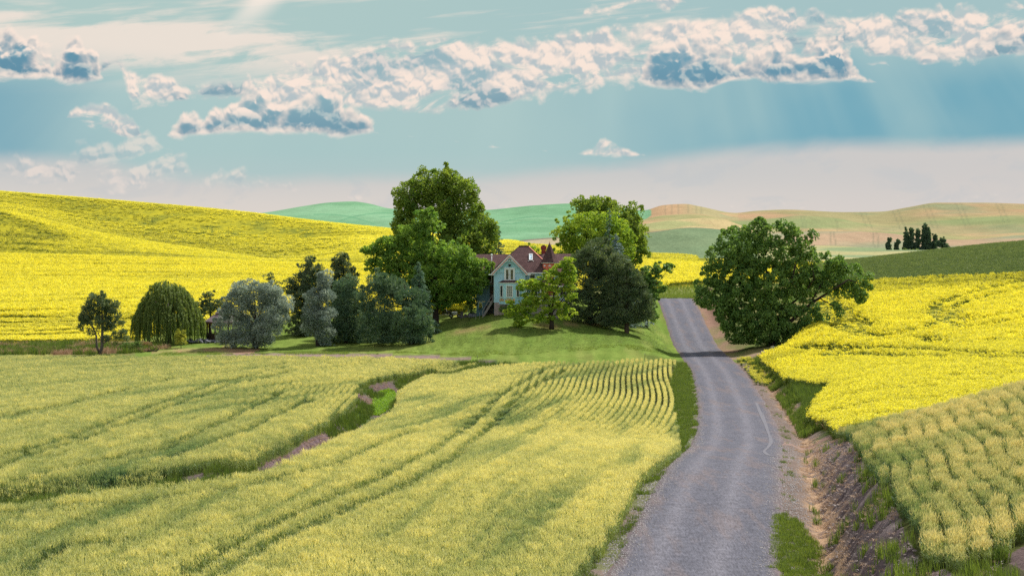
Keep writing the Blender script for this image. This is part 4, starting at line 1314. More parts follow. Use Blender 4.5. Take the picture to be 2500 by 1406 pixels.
# canola patch without flowers (dark green) at its road corner
gp = hits([(1930, 925), (2040, 918), (2110, 922), (2020, 965), (1985, 985), (1950, 960)], .5)
X, Y = jgrid(gp, .30, np.random.default_rng(837))
scatter('canola_leaves', P_TG, X, Y, 'bluish green canola without flowers at the road corner of the field', 'canola', np.random.default_rng(1).uniform(.8, 1.2, len(X)), .25)
# gully: grass on the slopes, bright weeds on the floor
rng = np.random.default_rng(841)
gx = np.array(GULLY); n = 11000
tt = rng.uniform(0, len(gx) - 1.001, n); i = tt.astype(int); f = (tt - i)[:, None]
c = gx[i] * (1 - f) + gx[i + 1] * f + rng.normal(0, 1.5, (n, 2))
X, Y = c[:, 0], c[:, 1]; px = CX + X * F / Y
g, s = seg_dist(X, Y, GULLY)
k = ~(in_poly(X, Y, W1) | in_poly(X, Y, W2)) & (g < 3.6) & (px > -60)
X, Y, g = X[k], Y[k], g[k]
zn = vnoise(X / 2.0, Y / 3.0, 843, 2)
k = (g > .7) & (zn > .34) & (bare_soil(X, Y) < .5)
scatter('ditch_grass', P_TG, X[k], Y[k], 'tall dark grass on the banks of the ditch between the wheat fields', 'grass', rng.uniform(.6, 1.1, k.sum()), .35 + rng.normal(0, .15, k.sum()))
fl = hits([(895, 1000), (925, 955), (955, 950), (972, 968), (955, 995), (920, 1015)])
X, Y = jgrid(fl, .26, rng)
scatter('ditch_weeds', P_WD, X, Y, 'bright yellow green weeds on the floor of the ditch', 'weeds', rng.uniform(.8, 1.4, len(X)), .6 + rng.normal(0, .2, len(X)))
# rough grass at the left edge, and along the lawn's lower edge
pl = hits([(-80, 866), (-80, 842), (60, 842), (250, 838), (330, 845), (420, 850), (340, 862), (240, 866)])
X, Y = jgrid(pl, .42, rng)
zn = vnoise(X / 3., Y / 2., 845, 3)
k = zn > .5
scatter('rough_grass', P_DG, X[k], Y[k], 'dry pinkish tall grass left of the willow', 'grass', rng.uniform(.9, 1.8, k.sum()), .5 + rng.normal(0, .2, k.sum()))
scatter('rough_grass', P_TG, X[~k], Y[~k], 'green tall weeds around the lone pine at left', 'grass', rng.uniform(.8, 1.6, (~k).sum()), .45 + rng.normal(0, .2, (~k).sum()))
pl = hits([(380, 868), (470, 866), (1000, 862), (1180, 874), (1640, 872), (1630, 862), (1300, 864), (1050, 858), (900, 857), (400, 860)])
X, Y = jgrid(pl, .34, rng)
k = vnoise(X / 2., Y / 2., 847, 2) > .4; X, Y = X[k], Y[k]
scatter('lawn_edge_grass', P_GR, X, Y, 'uncut grass along the lower edge of the lawn', 'grass', rng.uniform(.9, 1.5, len(X)), .95 + rng.normal(0, .15, len(X)), rng.uniform(.4, .9, len(X)))
pl = hits([(1000, 856), (1060, 806), (1200, 770), (1340, 800), (1480, 796), (1600, 772), (1640, 862), (1300, 866)])
X, Y = jgrid(pl, .30, rng)
k = vnoise(X / 1.4, Y / 2.5, 849, 3) > .30; X, Y = X[k], Y[k]
scatter('lawn_grass', P_GR, X, Y, 'mown green lawn sloping down from the house', 'grass', rng.uniform(.9, 1.4, len(X)), .62 + rng.normal(0, .2, len(X)), rng.uniform(.12, .28, len(X)))
pl = hits([(1585, 729), (1705, 729), (1735, 694), (1585, 700)])
X, Y = jgrid(pl, .5, rng)
scatter('verge_grass', P_TG, X, Y, 'pale green grass verge where the road tops the crest', 'grass', rng.uniform(.6, 1.1, len(X)), .92 + rng.normal(0, .15, len(X)))

# loose gravel along both edges of the road and on the dirt beside it
GRIT = leafmat('gravel_stone', (.11, .10, .105), (.27, .25, .255), 0.0, kind=INST, tcol=(1, 1, 1))
def pebble(seed):
    r = np.random.default_rng(seed); V, Fc, T = [], [], []
    top = np.array([0, 0, .5]); ring = [np.array([math.cos(a) * r.uniform(.7, 1.1), math.sin(a) * r.uniform(.7, 1.1), r.uniform(-.1, .15)]) for a in np.linspace(0, 6.283, 6)[:-1]]
    V += ring + [top]
    for i in range(5): Fc.append((i, (i + 1) % 5, 5, 5)); T.append(0)
    return V, Fc, T
P_PB = proto('pebbles', [pebble(i) for i in range(3)], [GRIT])
rng = np.random.default_rng(871)
n = 19000
Y = 1 / rng.uniform(1 / 200.0, 1 / 55.0, n)
D = np.where(rng.uniform(size=n) < .5, rng.normal(-3.15, .42, n), rng.normal(3.35, .55, n))
X = road_x(Y) + D
on = np.abs(D) < 3.1
zz = np.where(on, road_z(Y) + .03 * (1 - (D / 3.15) ** 2) - .10 * sstep(2.9, 3.15, np.abs(D)) - ground_z(X, Y), 0.0)
scatter('loose_gravel', P_PB, X, Y, 'loose pale gravel along both edges of the road', 'gravel', rng.uniform(.018, .05, n), rng.uniform(.1, .9, n), dz=zz + .005)
X, Y, D, rng = band_pts(-3.6, -2.7, 54, 230, 5, 873, lambda X, Y, D: vnoise(X / .8, Y / 2.0, 875, 2) > .56)
scatter('verge_grass', P_GR, X, Y, 'small grass tufts creeping over the left edge of the road', 'grass', rng.uniform(.3, .8, len(X)), .5 + rng.normal(0, .2, len(X)))
X, Y, D, rng = band_pts(2.9, 4.3, 60, 235, 3, 877, lambda X, Y, D: vnoise(X / .9, Y / 2.5, 879, 2) > .66)
scatter('verge_grass', P_GR, X, Y, 'scattered small grass tufts on the dirt along the right edge of the road', 'grass', rng.uniform(.4, 1.0, len(X)), .5 + rng.normal(0, .2, len(X)))

# clods on the cut bank
CLOD = leafmat('soil_clod', (.070, .050, .048), (.17, .125, .115), 0.0, kind=INST, tcol=(1, 1, 1))
P_CL = proto('clods', [tuple([*pebble(20 + i)]) for i in range(3)], [CLOD])
X, Y, D, rng = band_pts(4.8, 9.2, 50, 126, 26, 881)
sz_ = rng.uniform(0, 1, len(X)) ** 3 * .10 + .025
scatter('soil_clods', P_CL, X, Y, 'crumbly clods of purple brown soil on the cut bank', 'soil', sz_, rng.uniform(0, 1, len(X)), sz_ * .7, dz=.03)

rng = np.random.default_rng(885)
P_ = [(a + rng.normal(0, rx * .5), b + rng.normal(0, ry * .5)) for (a, b), rx, ry in BARE for _ in range(260)]
X, Y = np.array(P_).T
k = ~(in_poly(X, Y, W1) | in_poly(X, Y, W2)); X, Y = X[k], Y[k]
scatter('straw_litter', P_ST, X, Y, 'dead stubble on the bare soil patches of the ditch', 'straw', rng.uniform(.4, .9, len(X)), .15 + rng.normal(0, .15, len(X)), dz=.02)
sz_ = rng.uniform(0, 1, len(X)) ** 2 * .10 + .03
scatter('soil_clods', P_CL, X + rng.normal(0, .3, len(X)), Y, 'dark soil clods on the bare patches of the ditch', 'soil', sz_, rng.uniform(0, 1, len(X)), sz_ * .7, dz=.02)

# ------------------------------------------------------------------ trees
def bark(name, c): return plain(name, c, .95, .35, 5.0, .05, .05)


BARK_D, BARK_B, BARK_G = bark('dark_bark', (.055, .042, .036)), bark('brown_bark', (.10, .072, .055)), bark('grey_bark', (.14, .12, .105))
M_COT = leafmat('cottonwood_leaf', (0.122, 0.231, 0.043), (0.314, 0.397, 0.072), 0.45)
M_MAP = leafmat('maple_leaf', (0.124, 0.259, 0.055), (0.294, 0.427, 0.080), 0.47)
M_YMAP = leafmat('light_maple_leaf', (0.185, 0.334, 0.044), (0.418, 0.503, 0.067), 0.49)
M_DARK = leafmat('dark_leaf', (0.099, 0.213, 0.061), (0.252, 0.383, 0.101), 0.37)
M_PINE = leafmat('pine_needle', (0.070, 0.126, 0.070), (0.204, 0.250, 0.130), 0.25)
M_JUN = leafmat('juniper_needle', (0.074, 0.151, 0.096), (0.205, 0.294, 0.184), 0.25)
M_SPR = leafmat('spruce_needle', (0.065, 0.148, 0.101), (0.160, 0.262, 0.182), 0.25)
M_BLUE = leafmat('blue_spruce_needle', (0.095, 0.162, 0.180), (0.304, 0.408, 0.427), 0.25)
M_OLIVE = leafmat('silver_leaf', (.17, .235, .205), (.48, .55, .475), 0.35, tcol=(1, 1, .8))
M_WIL = leafmat('willow_leaf', (.085, .150, .040), (.235, .300, .085), 0.42)
M_SHRUB = leafmat('yellow_shrub_leaf', (0.161, 0.207, 0.034), (0.483, 0.483, 0.103), 0.47)
M_POP = leafmat('poplar_leaf', (.060, .115, .080), (.150, .225, .150), 0.37)
M_BUSH = leafmat('bush_leaf', (0.085, 0.162, 0.057), (0.247, 0.342, 0.123), 0.42)


def unit(v): return v / (np.linalg.norm(v, axis=-1, keepdims=True) + 1e-9)


def leaf_quads(Cn, ax, L, W, rng, fold=0.25):
    """rhombic leaves: centres, long axes, lengths, widths -> verts, faces"""
    n = len(Cn)
    sd = unit(np.cross(ax, unit(rng.normal(size=(n, 3)))))
    L = np.broadcast_to(np.asarray(L, float), (n,))[:, None]; W = np.broadcast_to(np.asarray(W, float), (n,))[:, None]
    nm = np.cross(ax, sd)
    V = np.stack([Cn - ax * L * .5, Cn + sd * W * .5 + nm * W * fold * .3 - ax * L * .05, Cn + ax * L * .5 - nm * L * .08, Cn - sd * W * .5 + nm * W * fold * .3 - ax * L * .05], 1)
    return V.reshape(-1, 3), np.arange(n * 4).reshape(n, 4)


def to_local(px, py, Y, base):
    return np.array([(px - CX) * Y / F - base[0], Y - base[1], (HY - py) * Y / F - base[2]])


class Tree:
    def __init__(self, name, label, px, py, Y, group=None, cat='tree', seed=1):
        X = (px - CX) * Y / F
        z = float(ground_z(np.array([X]), np.array([Y]))[0])
        self.base = np.array([X, Y, z]); self.Y = Y; self.s = Y / F
        self.root = empty(name, (X, Y, z), label, cat, group)
        self.rng = np.random.default_rng(seed)
        self.lobes = []

    def lobe(self, px, py, rx, ry, dy=None, k=1.0):
        s = self.s
        dy = self.rng.uniform(-.35, .35) * rx * s if dy is None else dy * s
        c = to_local(px, py, self.Y, self.base); c[1] += dy
        self.lobes.append((c, np.array([rx * s, .92 * (rx + ry) * .5 * s, ry * s]), k))
        return self

    def clusters(self, n, shell=.45, inner=.15, cr=0.0):
        vol = np.array([np.prod(r) ** (2 / 3.) * k for c, r, k in self.lobes]); vol /= vol.sum()
        out, nor = [], []
        rng = self.rng
        while len(out) < n:
            i = rng.choice(len(self.lobes), p=vol)
            c, r, k = self.lobes[i]
            d = unit(rng.normal(size=3))
            q = (rng.uniform(shell, 1.0) ** .7) * rng.uniform(.94, 1.12) if rng.uniform() > inner else rng.uniform(0, 1)
            p = c + d * np.maximum(r - cr * .55, .45 * r) * q
            if any(np.sum(((p - c2) / r2) ** 2) < .42 for j, (c2, r2, _) in enumerate(self.lobes) if j != i) and rng.uniform() < .8: continue
            out.append(p); nor.append(unit(d / r))
        return np.array(out), np.array(nor)

    def leafy(self, mat, n, per, cr, L, W, up=.35, mess=.8, part='crown', gap=0.0, shell=.5, droop=0.0, seedtint=.5, out_w=.7, squash=.75, inner=.15):
        """leaf clumps: each clump is a small dome of leaves"""
        rng = self.rng
        c, nr = self.clusters(n, shell, inner, cr if cr >= .7 else 0.0)
        m = len(c)
        st = rng.uniform(size=m) < .16
        c = c + nr * (st * cr * rng.uniform(.3, 1.15, m))[:, None] + np.array([0, 0, 1.0]) * (st * rng.uniform(0, .2, m) * cr)[:, None]
        crs = cr * np.where(st, rng.uniform(.3, .6, m), rng.uniform(.6, 1.35, m))
        ti = np.clip(rng.normal(seedtint, .2, m), 0, 1)
        d = unit(rng.normal(size=(m, per, 3)) + nr[:, None, :] * .55 + np.array([0, 0, .25]))
        q = rng.uniform(.35, 1.0, (m, per, 1)) ** .6
        P_ = c[:, None, :] + d * q * crs[:, None, None] * np.array([1, 1, squash])
        ax = unit(d * out_w + rng.normal(size=d.shape) * mess + np.array([0, 0, up - droop]))
        P_, ax = P_.reshape(-1, 3), ax.reshape(-1, 3)
        k = P_[:, 2] > .12
        tt = np.clip(np.repeat(ti, per) + rng.normal(0, .16, m * per), 0, 1)
        P_, ax, tt = P_[k], ax[k], tt[k]
        n_ = len(P_); ls = rng.uniform(.7, 1.3, n_)
        V, Fq = leaf_quads(P_, ax, L * ls, W * ls, rng)
        me = np_mesh(part, V, Fq, [mat], None, {'tint': np.repeat(tt, 4)})
        o = link(part, me, self.root)
        self.cl = c
        return o

    def wood(self, mat, r0, split=.3, lean=(0, 0), twigs=30, top=None, part='trunk', limbs=True, rl=None):
        """trunk with limbs that run to the crown lobes"""
        rng = self.rng; mb = MB()
        zc = max(l[0][2] for l in self.lobes)
        cen = np.mean([l[0] for l in self.lobes], axis=0)
        sp = np.array([lean[0], lean[1], zc * split])
        topz = top or zc
        tp = np.array([sp[0] + (cen[0] - sp[0]) * .6, sp[1], topz])
        pts = [np.array([0, 0, -.4]), np.array([0, 0, 0.05]), sp * .5 + np.array([rng.normal(0, .08), 0, 0]), sp, sp * .5 + tp * .5, tp]
        mb.tube(pts, [r0 * 1.35, r0 * 1.15, r0 * .9, r0 * .78, r0 * .4, r0 * .08], 8)
        if limbs:
            for c, r, k in self.lobes:
                h = rng.uniform(.55, 1.0)
                a = sp * h if c[2] < sp[2] * 1.6 else sp + (tp - sp) * rng.uniform(0, .45)
                mid = a * .5 + c * .5 + np.array([0, 0, -.08 * np.linalg.norm(c - a)])
                rr = (rl or r0 * .38) * rng.uniform(.8, 1.15)
                mb.tube([a, mid, c], [rr, rr * .65, rr * .25], 5)
        if twigs and hasattr(self, 'cl'):
            L = np.array([l[0] for l in self.lobes])
            for p in self.cl[rng.choice(len(self.cl), min(twigs, len(self.cl)), replace=False)]:
                a = L[np.argmin(((L - p) ** 2).sum(1))]
                m_ = a * .45 + p * .55 + np.array([0, 0, -.05 * np.linalg.norm(p - a)])
                if p[2] < a[2] - 3: continue
                mb.tube([a, m_, p], [r0 * .12, r0 * .08, r0 * .03], 4)
        return mb.build(part, mat, self.root, True)

    def spruce(self, mat, pxt, pyt, wb, n=26, per=7, droop=.25, r0=.18, z0=.02, dens=1.0, power=.9, L=.34, W=.10, trunkmat=None):
        """cone of drooping branches; pxt,pyt top pixel; wb half width at the bottom in px"""
        rng = self.rng
        top = to_local(pxt, pyt, self.Y, self.base); H = top[2]
        RB = wb * self.s
        P_, A_, T_ = [], [], []
        mb = MB()
        mb.tube([(0, 0, -.4), (top[0] * .5, 0, H * .5), (top[0], 0, H)], [r0, r0 * .55, .015], 7)
        nb = int(n * per)
        for i in range(nb):
            f = z0 + (1 - z0) * (i + rng.uniform()) / nb
            z = H * f
            R = RB * (1 - f) ** power * rng.uniform(.72, 1.12) + .12
            a = rng.uniform(0, 6.283)
            tip = np.array([math.cos(a) * R, math.sin(a) * R, -droop * R + rng.normal(0, .05)])
            o = np.array([top[0] * f, 0, z])
            if R > .5 and i % 4 == 0: mb.tube([o, o + tip * .9], [.03, .01], 3)
            m = max(5, int(R * 22 * dens))
            t = rng.uniform(.12, 1, m) ** .75
            side = np.array([-math.sin(a), math.cos(a), 0])
            off = rng.normal(0, .16, m) * (1.15 - t) * R * .9
            pp = o + tip * t[:, None] + np.array([0, 0, -1]) * (t ** 2 * .06 * R)[:, None] + side * off[:, None] + rng.normal(0, .05, (m, 3))
            ax = unit(tip * .6 / (R + 1e-6) + side * np.sign(off)[:, None] * .5 + rng.normal(size=(m, 3)) * .35 + np.array([0, 0, -.15]))
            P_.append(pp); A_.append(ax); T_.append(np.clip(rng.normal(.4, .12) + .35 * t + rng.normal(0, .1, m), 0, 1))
        P_, A_, T_ = np.concatenate(P_), np.concatenate(A_), np.concatenate(T_)
        k = P_[:, 2] > .05; P_, A_, T_ = P_[k], A_[k], T_[k]
        ls = rng.uniform(.7, 1.3, len(P_))
        V, Fq = leaf_quads(P_, A_, L * ls, W * ls, rng)
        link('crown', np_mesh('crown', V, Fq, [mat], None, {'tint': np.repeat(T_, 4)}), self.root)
        mb.build('trunk', trunkmat or BARK_D, self.root, True)
        return self


# --- left to right
t = Tree('pine_tree', 'lone open crowned pine with a forked trunk at the left edge of the yard', 243, 868, 240, seed=11)
for a in ((246, 735, 26, 20), (222, 752, 22, 18), (272, 752, 20, 18), (208, 776, 15, 15), (240, 775, 26, 18), (278, 778, 14, 16), (208, 796, 13, 9), (258, 796, 20, 12), (288, 812, 15, 8), (268, 825, 18, 6), (222, 812, 12, 7), (300, 826, 10, 5), (235, 722, 12, 10), (200, 786, 8, 9), (292, 790, 8, 10)): t.lobe(*a)
t.leafy(M_PINE, 215, 42, .44, .42, .09, up=.5, mess=.5, shell=.2, out_w=1.0)
mb = MB()
S_ = t.s
def lp(px, py, dy=0.0): return to_local(px, py, t.Y, t.base) + np.array([0, dy, 0])
mb.tube([lp(243, 872), lp(249, 845), lp(250, 800), lp(249, 760), lp(247, 725)], [.26, .20, .15, .10, .03], 8)
mb.tube([lp(244, 862), lp(236, 848), lp(235, 820), lp(224, 790), lp(216, 765)], [.17, .15, .11, .07, .03], 7)
for a, b, c in (((250, 812), (270, 800), (285, 780)), ((250, 840), (268, 828), (296, 812)), ((250, 790), (262, 775), (274, 755)), ((235, 818), (222, 812), (206, 797)),
                ((249, 775), (236, 765), (224, 752)), ((230, 805), (218, 790), (205, 775)), ((250, 830), (240, 815), (246, 790))):
    mb.tube([lp(*a), lp(*b), lp(*c)], [.07, .05, .02], 5)
mb.build('trunk', BARK_G, t.root, True)

# weeping willow
t = Tree('weeping_willow', 'round weeping willow with hanging strands in front of the canola', 410, 846, 254, seed=12)
rng = t.rng
P_, A_, T_ = [], [], []
s = t.s
for i in range(820):
    a = rng.uniform(0, 6.283); q = math.sqrt(rng.uniform(0, 1))
    rx = 86 * s * q; x = math.cos(a) * rx; y = math.sin(a) * rx * .9
    ztop = (148 * (1 - q ** 2.6 * .62) * rng.uniform(.86, 1.0) + (8 if math.cos(a) < 0 else 0) * (q < .5)) * s
    ln = rng.uniform(.35, .95) * (ztop - .3) if q > .55 else rng.uniform(.12, .45) * ztop
    if rng.uniform() < .12: ln = ztop - .25
    m = int(ln * 17) + 4
    tt = np.linspace(0, 1, m)
    ox, oy = math.cos(a), math.sin(a)
    swing = rng.normal(0, .12, 2)
    px_ = x + ox * (.5 * np.sqrt(tt)) * .7 + swing[0] * tt + rng.normal(0, .05, m)
    py_ = y + oy * (.5 * np.sqrt(tt)) * .7 + swing[1] * tt + rng.normal(0, .05, m)
    pz = ztop + .25 * np.sin(tt * 3.1) * (1 - tt) - ln * tt ** 1.25
    P_.append(np.stack([px_, py_, pz], 1))
    A_.append(unit(np.stack([rng.normal(0, .35, m) + ox * (1 - tt) * .6, rng.normal(0, .35, m) + oy * (1 - tt) * .6, -np.ones(m) * (.25 + tt)], 1)))
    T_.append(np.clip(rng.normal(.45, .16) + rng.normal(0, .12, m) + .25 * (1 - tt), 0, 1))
P_, A_, T_ = np.concatenate(P_), np.concatenate(A_), np.concatenate(T_)
k = P_[:, 2] > .1
V, Fq = leaf_quads(P_[k], A_[k], .30 * rng.uniform(.7, 1.3, k.sum()), .095, rng)
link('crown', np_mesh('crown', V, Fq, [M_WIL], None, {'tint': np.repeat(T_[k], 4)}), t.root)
mb = MB(); mb.tube([(0, 0, -.4), (.1, 0, 1.5), (0, 0, 3.2)], [.5, .38, .3], 8)
for a in range(9):
    an = a * .7; r = rng.uniform(1.6, 3.2)
    mb.tube([(0, 0, 2.6), (math.cos(an) * r * .5, math.sin(an) * r * .5, 4.6), (math.cos(an) * r, math.sin(an) * r, 5.6), (math.cos(an) * r * 1.35, math.sin(an) * r * 1.35, 5.0)], [.2, .14, .07, .03], 5)
mb.build('trunk', BARK_G, t.root, True)

t = Tree('pine_tree', 'small dark pine standing behind the gazebo', 514, 812, 266, seed=13)
for a in ((510, 728, 17, 16), (495, 742, 14, 14), (528, 744, 14, 14), (512, 755, 24, 14), (498, 765, 12, 10), (532, 764, 12, 10)): t.lobe(*a)
t.leafy(M_PINE, 95, 34, .42, .38, .09, up=.5, mess=.5, shell=.2, out_w=1.0); t.wood(BARK_D, .17, .4, twigs=20)

t = Tree('pine_tree', 'dark pine top showing over the big silver tree', 660, 845, 268, seed=14)
for a in ((662, 682, 13, 13), (655, 700, 22, 16), (676, 705, 18, 14), (665, 740, 34, 30), (670, 790, 36, 35)): t.lobe(*a)
t.leafy(M_PINE, 150, 34, .5, .40, .10, up=.5, mess=.6, shell=.3, out_w=1.0); t.wood(BARK_D, .2, .5, twigs=8)

t = Tree('pine_tree', 'tall ragged pine behind the two silver trees', 742, 855, 262, seed=15)
for a in ((757, 641, 12, 14), (748, 662, 20, 16), (770, 668, 16, 12), (742, 690, 28, 22), (766, 692, 20, 18), (735, 725, 34, 28), (745, 770, 40, 40), (735, 820, 40, 32), (705, 700, 18, 16), (778, 655, 10, 5)): t.lobe(*a)
t.leafy(M_PINE, 420, 40, .52, .44, .11, up=.5, mess=.55, shell=.3, out_w=1.0); t.wood(BARK_D, .26, .5, twigs=20)

t = Tree('silver_tree', 'large pale silver leaved tree right of the gazebo', 625, 856, 247, seed=16)
for a in ((600, 712, 42, 28), (650, 722, 38, 30), (692, 742, 26, 26), (578, 748, 40, 32), (620, 760, 50, 40), (672, 768, 36, 34), (560, 790, 34, 30), (600, 805, 44, 34), (652, 808, 40, 30), (560, 828, 28, 22), (600, 838, 40, 16), (640, 834, 24, 18)): t.lobe(*a)
t.leafy(M_OLIVE, 330, 125, .82, .28, .11, up=.5, mess=.7, shell=.75, seedtint=.5, squash=.85, inner=.25); t.wood(BARK_D, .26, .22, twigs=40)

t = Tree('silver_tree', 'smaller silver leaved tree between the dark pines', 775, 855, 250, seed=17)
for a in ((792, 690, 20, 18), (800, 672, 12, 10), (770, 735, 30, 24), (792, 722, 24, 22), (757, 765, 26, 22), (785, 775, 34, 28), (760, 795, 24, 20), (790, 815, 26, 22), (795, 840, 20, 12)): t.lobe(*a)
t.leafy(M_OLIVE, 190, 110, .75, .28, .11, up=.5, mess=.7, shell=.75, seedtint=.45, squash=.85, inner=.25); t.wood(BARK_D, .2, .25, twigs=24)

t = Tree('pine_tree', 'pine with a flat sparse top left of the tall cottonwood', 840, 856, 268, seed=18)
for a in ((838, 632, 22, 10), (836, 650, 30, 13), (842, 672, 34, 18), (835, 700, 38, 26), (840, 740, 42, 34)): t.lobe(*a)
t.leafy(M_PINE, 340, 38, .52, .44, .11, up=.35, mess=.55, shell=.25, out_w=1.0); t.wood(BARK_D, .24, .6, twigs=30)

t = Tree('juniper_tree', 'dense bluish green juniper right of the smaller silver tree', 845, 858, 254, seed=19)
for a in ((845, 694, 30, 26), (836, 730, 38, 32), (862, 735, 34, 34), (835, 775, 44, 40), (865, 785, 44, 40), (840, 820, 46, 34), (880, 825, 40, 32)): t.lobe(*a)
t.leafy(M_JUN, 250, 80, .82, .36, .10, up=.6, mess=.5, shell=.65, out_w=.9, seedtint=.45, squash=.8); t.wood(BARK_D, .28, .3, twigs=10)

t = Tree('juniper_tree', 'wide dark juniper thicket in front of the cottonwood trunk', 1004, 856, 250, seed=20)
for a in ((935, 690, 40, 30), (920, 725, 46, 36), (975, 715, 44, 36), (1010, 735, 36, 34), (930, 765, 56, 42), (985, 770, 56, 44), (1025, 775, 28, 32), (920, 812, 54, 40), (975, 820, 56, 36), (1020, 820, 34, 26), (1040, 800, 22, 18)): t.lobe(*a)
t.leafy(M_JUN, 380, 86, .85, .38, .105, up=.6, mess=.5, shell=.65, out_w=.9, seedtint=.42, squash=.8); t.wood(BARK_B, .30, .25, twigs=14)

t = Tree('spruce_tree', 'narrow blue green spruce with low spreading boughs beside the lawn', 1030, 832, 257, seed=21)
t.spruce(M_SPR, 1021, 640, 52, n=26, per=9, droop=.30, power=.75)

t = Tree('cottonwood_tree', 'tallest tree, a huge domed cottonwood left of the house', 1092, 776, 277, seed=22)
for a in ((1065, 448, 62, 40), (1010, 480, 48, 42), (1120, 470, 46, 42), (985, 520, 32, 32), (1060, 510, 72, 52), (1130, 530, 52, 56), (1165, 545, 40, 48), (1180, 592, 36, 40), (1130, 600, 66, 46), (1040, 580, 74, 54), (980, 560, 28, 30),
          (1195, 560, 22, 28), (1165, 640, 40, 30), (1085, 650, 72, 44), (1150, 690, 34, 28), (1070, 720, 60, 36), (1140, 735, 26, 20)): t.lobe(*a)
t.leafy(M_COT, 760, 70, .92, .36, .25, up=.4, mess=.8, shell=.62, squash=1.15); t.wood(BARK_D, .62, .22, twigs=90)

t = Tree('maple_tree', 'broad green maple in front of the tall cottonwood', 1064, 790, 263, seed=23)
for a in ((1046, 540, 40, 34), (1012, 575, 44, 32), (945, 598, 44, 24), (905, 612, 26, 16), (960, 630, 60, 36), (1040, 612, 66, 42), (1110, 622, 58, 36), (1160, 652, 38, 26), (920, 655, 40, 26), (1010, 665, 70, 40), (1090, 680, 80, 42), (1150, 690, 40, 28),
          (960, 690, 50, 30), (1060, 730, 60, 34), (1120, 715, 40, 26), (1176, 655, 26, 22), (1172, 690, 22, 20)): t.lobe(*a)
t.leafy(M_MAP, 620, 62, .80, .34, .24, up=.25, mess=.85, shell=.6); t.wood(BARK_D, .42, .3, twigs=60)

t = Tree('spruce_tree', 'pointed dark spruce just behind the left roof of the house', 1217, 742, 288, seed=24)
t.spruce(M_SPR, 1217, 553, 40, n=20, per=8, droop=.15, power=.8, L=.36, W=.11)
t = Tree('leafy_tree', 'small light green treetop behind the roof ridge', 1302, 735, 290, seed=25)
for a in ((1296, 606, 9, 9), (1306, 616, 9, 8), (1300, 640, 20, 22), (1304, 680, 24, 26)): t.lobe(*a)
t.leafy(M_YMAP, 90, 30, .5, .30, .2); t.wood(BARK_B, .14, .4, twigs=8)
t = Tree('shrub', 'thin greyish shrub at the left corner of the house', 1150, 771, 265, cat='shrub', seed=26)
for a in ((1152, 722, 14, 22), (1160, 745, 13, 18), (1147, 750, 12, 16)): t.lobe(*a)
t.leafy(M_BUSH, 60, 30, .4, .22, .12, seedtint=.35); t.wood(BARK_D, .08, .3, twigs=12)

# --- right of the house
t = Tree('cottonwood_tree', 'cottonwood with upright glossy clumps at the back right of the house', 1490, 752, 290, seed=31)
for a in ((1418, 506, 26, 22), (1452, 500, 24, 18), (1484, 506, 26, 20), (1515, 520, 24, 20), (1545, 520, 18, 22), (1440, 530, 44, 30), (1505, 550, 48, 36), (1552, 560, 22, 34), (1575, 575, 16, 14), (1572, 600, 22, 22), (1540, 610, 36, 34), (1470, 590, 60, 40), (1500, 650, 60, 40)): t.lobe(*a)
t.leafy(M_COT, 440, 60, .85, .36, .25, up=.45, mess=.8, shell=.6, seedtint=.6, squash=1.2); t.wood(BARK_D, .4, .3, twigs=40)

t = Tree('maple_tree', 'light green domed maple behind the dark pines', 1440, 758, 276, seed=32)
for a in ((1425, 540, 44, 24), (1475, 540, 40, 22), (1388, 566, 34, 30), (1435, 575, 60, 36), (1500, 570, 44, 36), (1530, 600, 24, 30), (1400, 610, 42, 32), (1460, 620, 60, 36), (1395, 650, 30, 30)): t.lobe(*a)
t.leafy(M_YMAP, 520, 44, .66, .30, .20, up=.15, mess=.9, shell=.6, seedtint=.45); t.wood(BARK_D, .34, .35, twigs=30)

t = Tree('spruce_tree', 'slim spruce tip rising through the light maple', 1487, 762, 269, seed=33)
t.spruce(M_SPR, 1487, 508, 26, n=22, per=7, droop=.25, power=.7)
t = Tree('blue_spruce', 'silvery blue spruce on the right side of the dark pines', 1528, 770, 266, seed=34)
t.spruce(M_BLUE, 1503, 572, 72, n=24, per=9, droop=.12, power=.85, L=.38, W=.12)

t = Tree('pine_tree', 'dark dense pine right behind the front maple', 1440, 794, 261, seed=35)
for a in ((1455, 612, 40, 34), (1425, 645, 38, 38), (1480, 640, 40, 40), (1425, 690, 44, 44), (1475, 695, 50, 48), (1420, 740, 42, 40), (1470, 750, 52, 40), (1440, 782, 56, 16), (1400, 770, 26, 24)): t.lobe(*a)
t.leafy(M_PINE, 330, 82, .82, .40, .105, up=.6, mess=.5, shell=.65, out_w=.9, seedtint=.45, squash=.8); t.wood(BARK_D, .3, .3, twigs=20)
t = Tree('pine_tree', 'wide dark pine nearest the road on the lawn', 1530, 792, 259, seed=36)
for a in ((1515, 650, 34, 34), (1535, 690, 40, 38), (1510, 720, 46, 44), (1555, 730, 36, 36), (1520, 765, 56, 30), (1570, 760, 30, 28), (1490, 780, 40, 18)): t.lobe(*a)
t.leafy(M_PINE, 290, 80, .82, .40, .105, up=.6, mess=.5, shell=.65, out_w=.9, seedtint=.5, squash=.8); t.wood(BARK_B, .3, .3, twigs=20)

t = Tree('leafy_tree', 'dark leafy tree with a bough reaching over the road crest', 1578, 766, 276, seed=37)
for a in ((1590, 660, 20, 13), (1615, 656, 18, 9), (1636, 652, 11, 7), (1600, 690, 24, 16), (1612, 706, 14, 8), (1590, 720, 20, 20), (1588, 752, 16, 20), (1570, 690, 20, 26), (1594, 775, 12, 10)): t.lobe(*a)
t.leafy(M_DARK, 170, 36, .5, .32, .24, up=.2, mess=.9, shell=.4); t.wood(BARK_D, .22, .35, twigs=30)

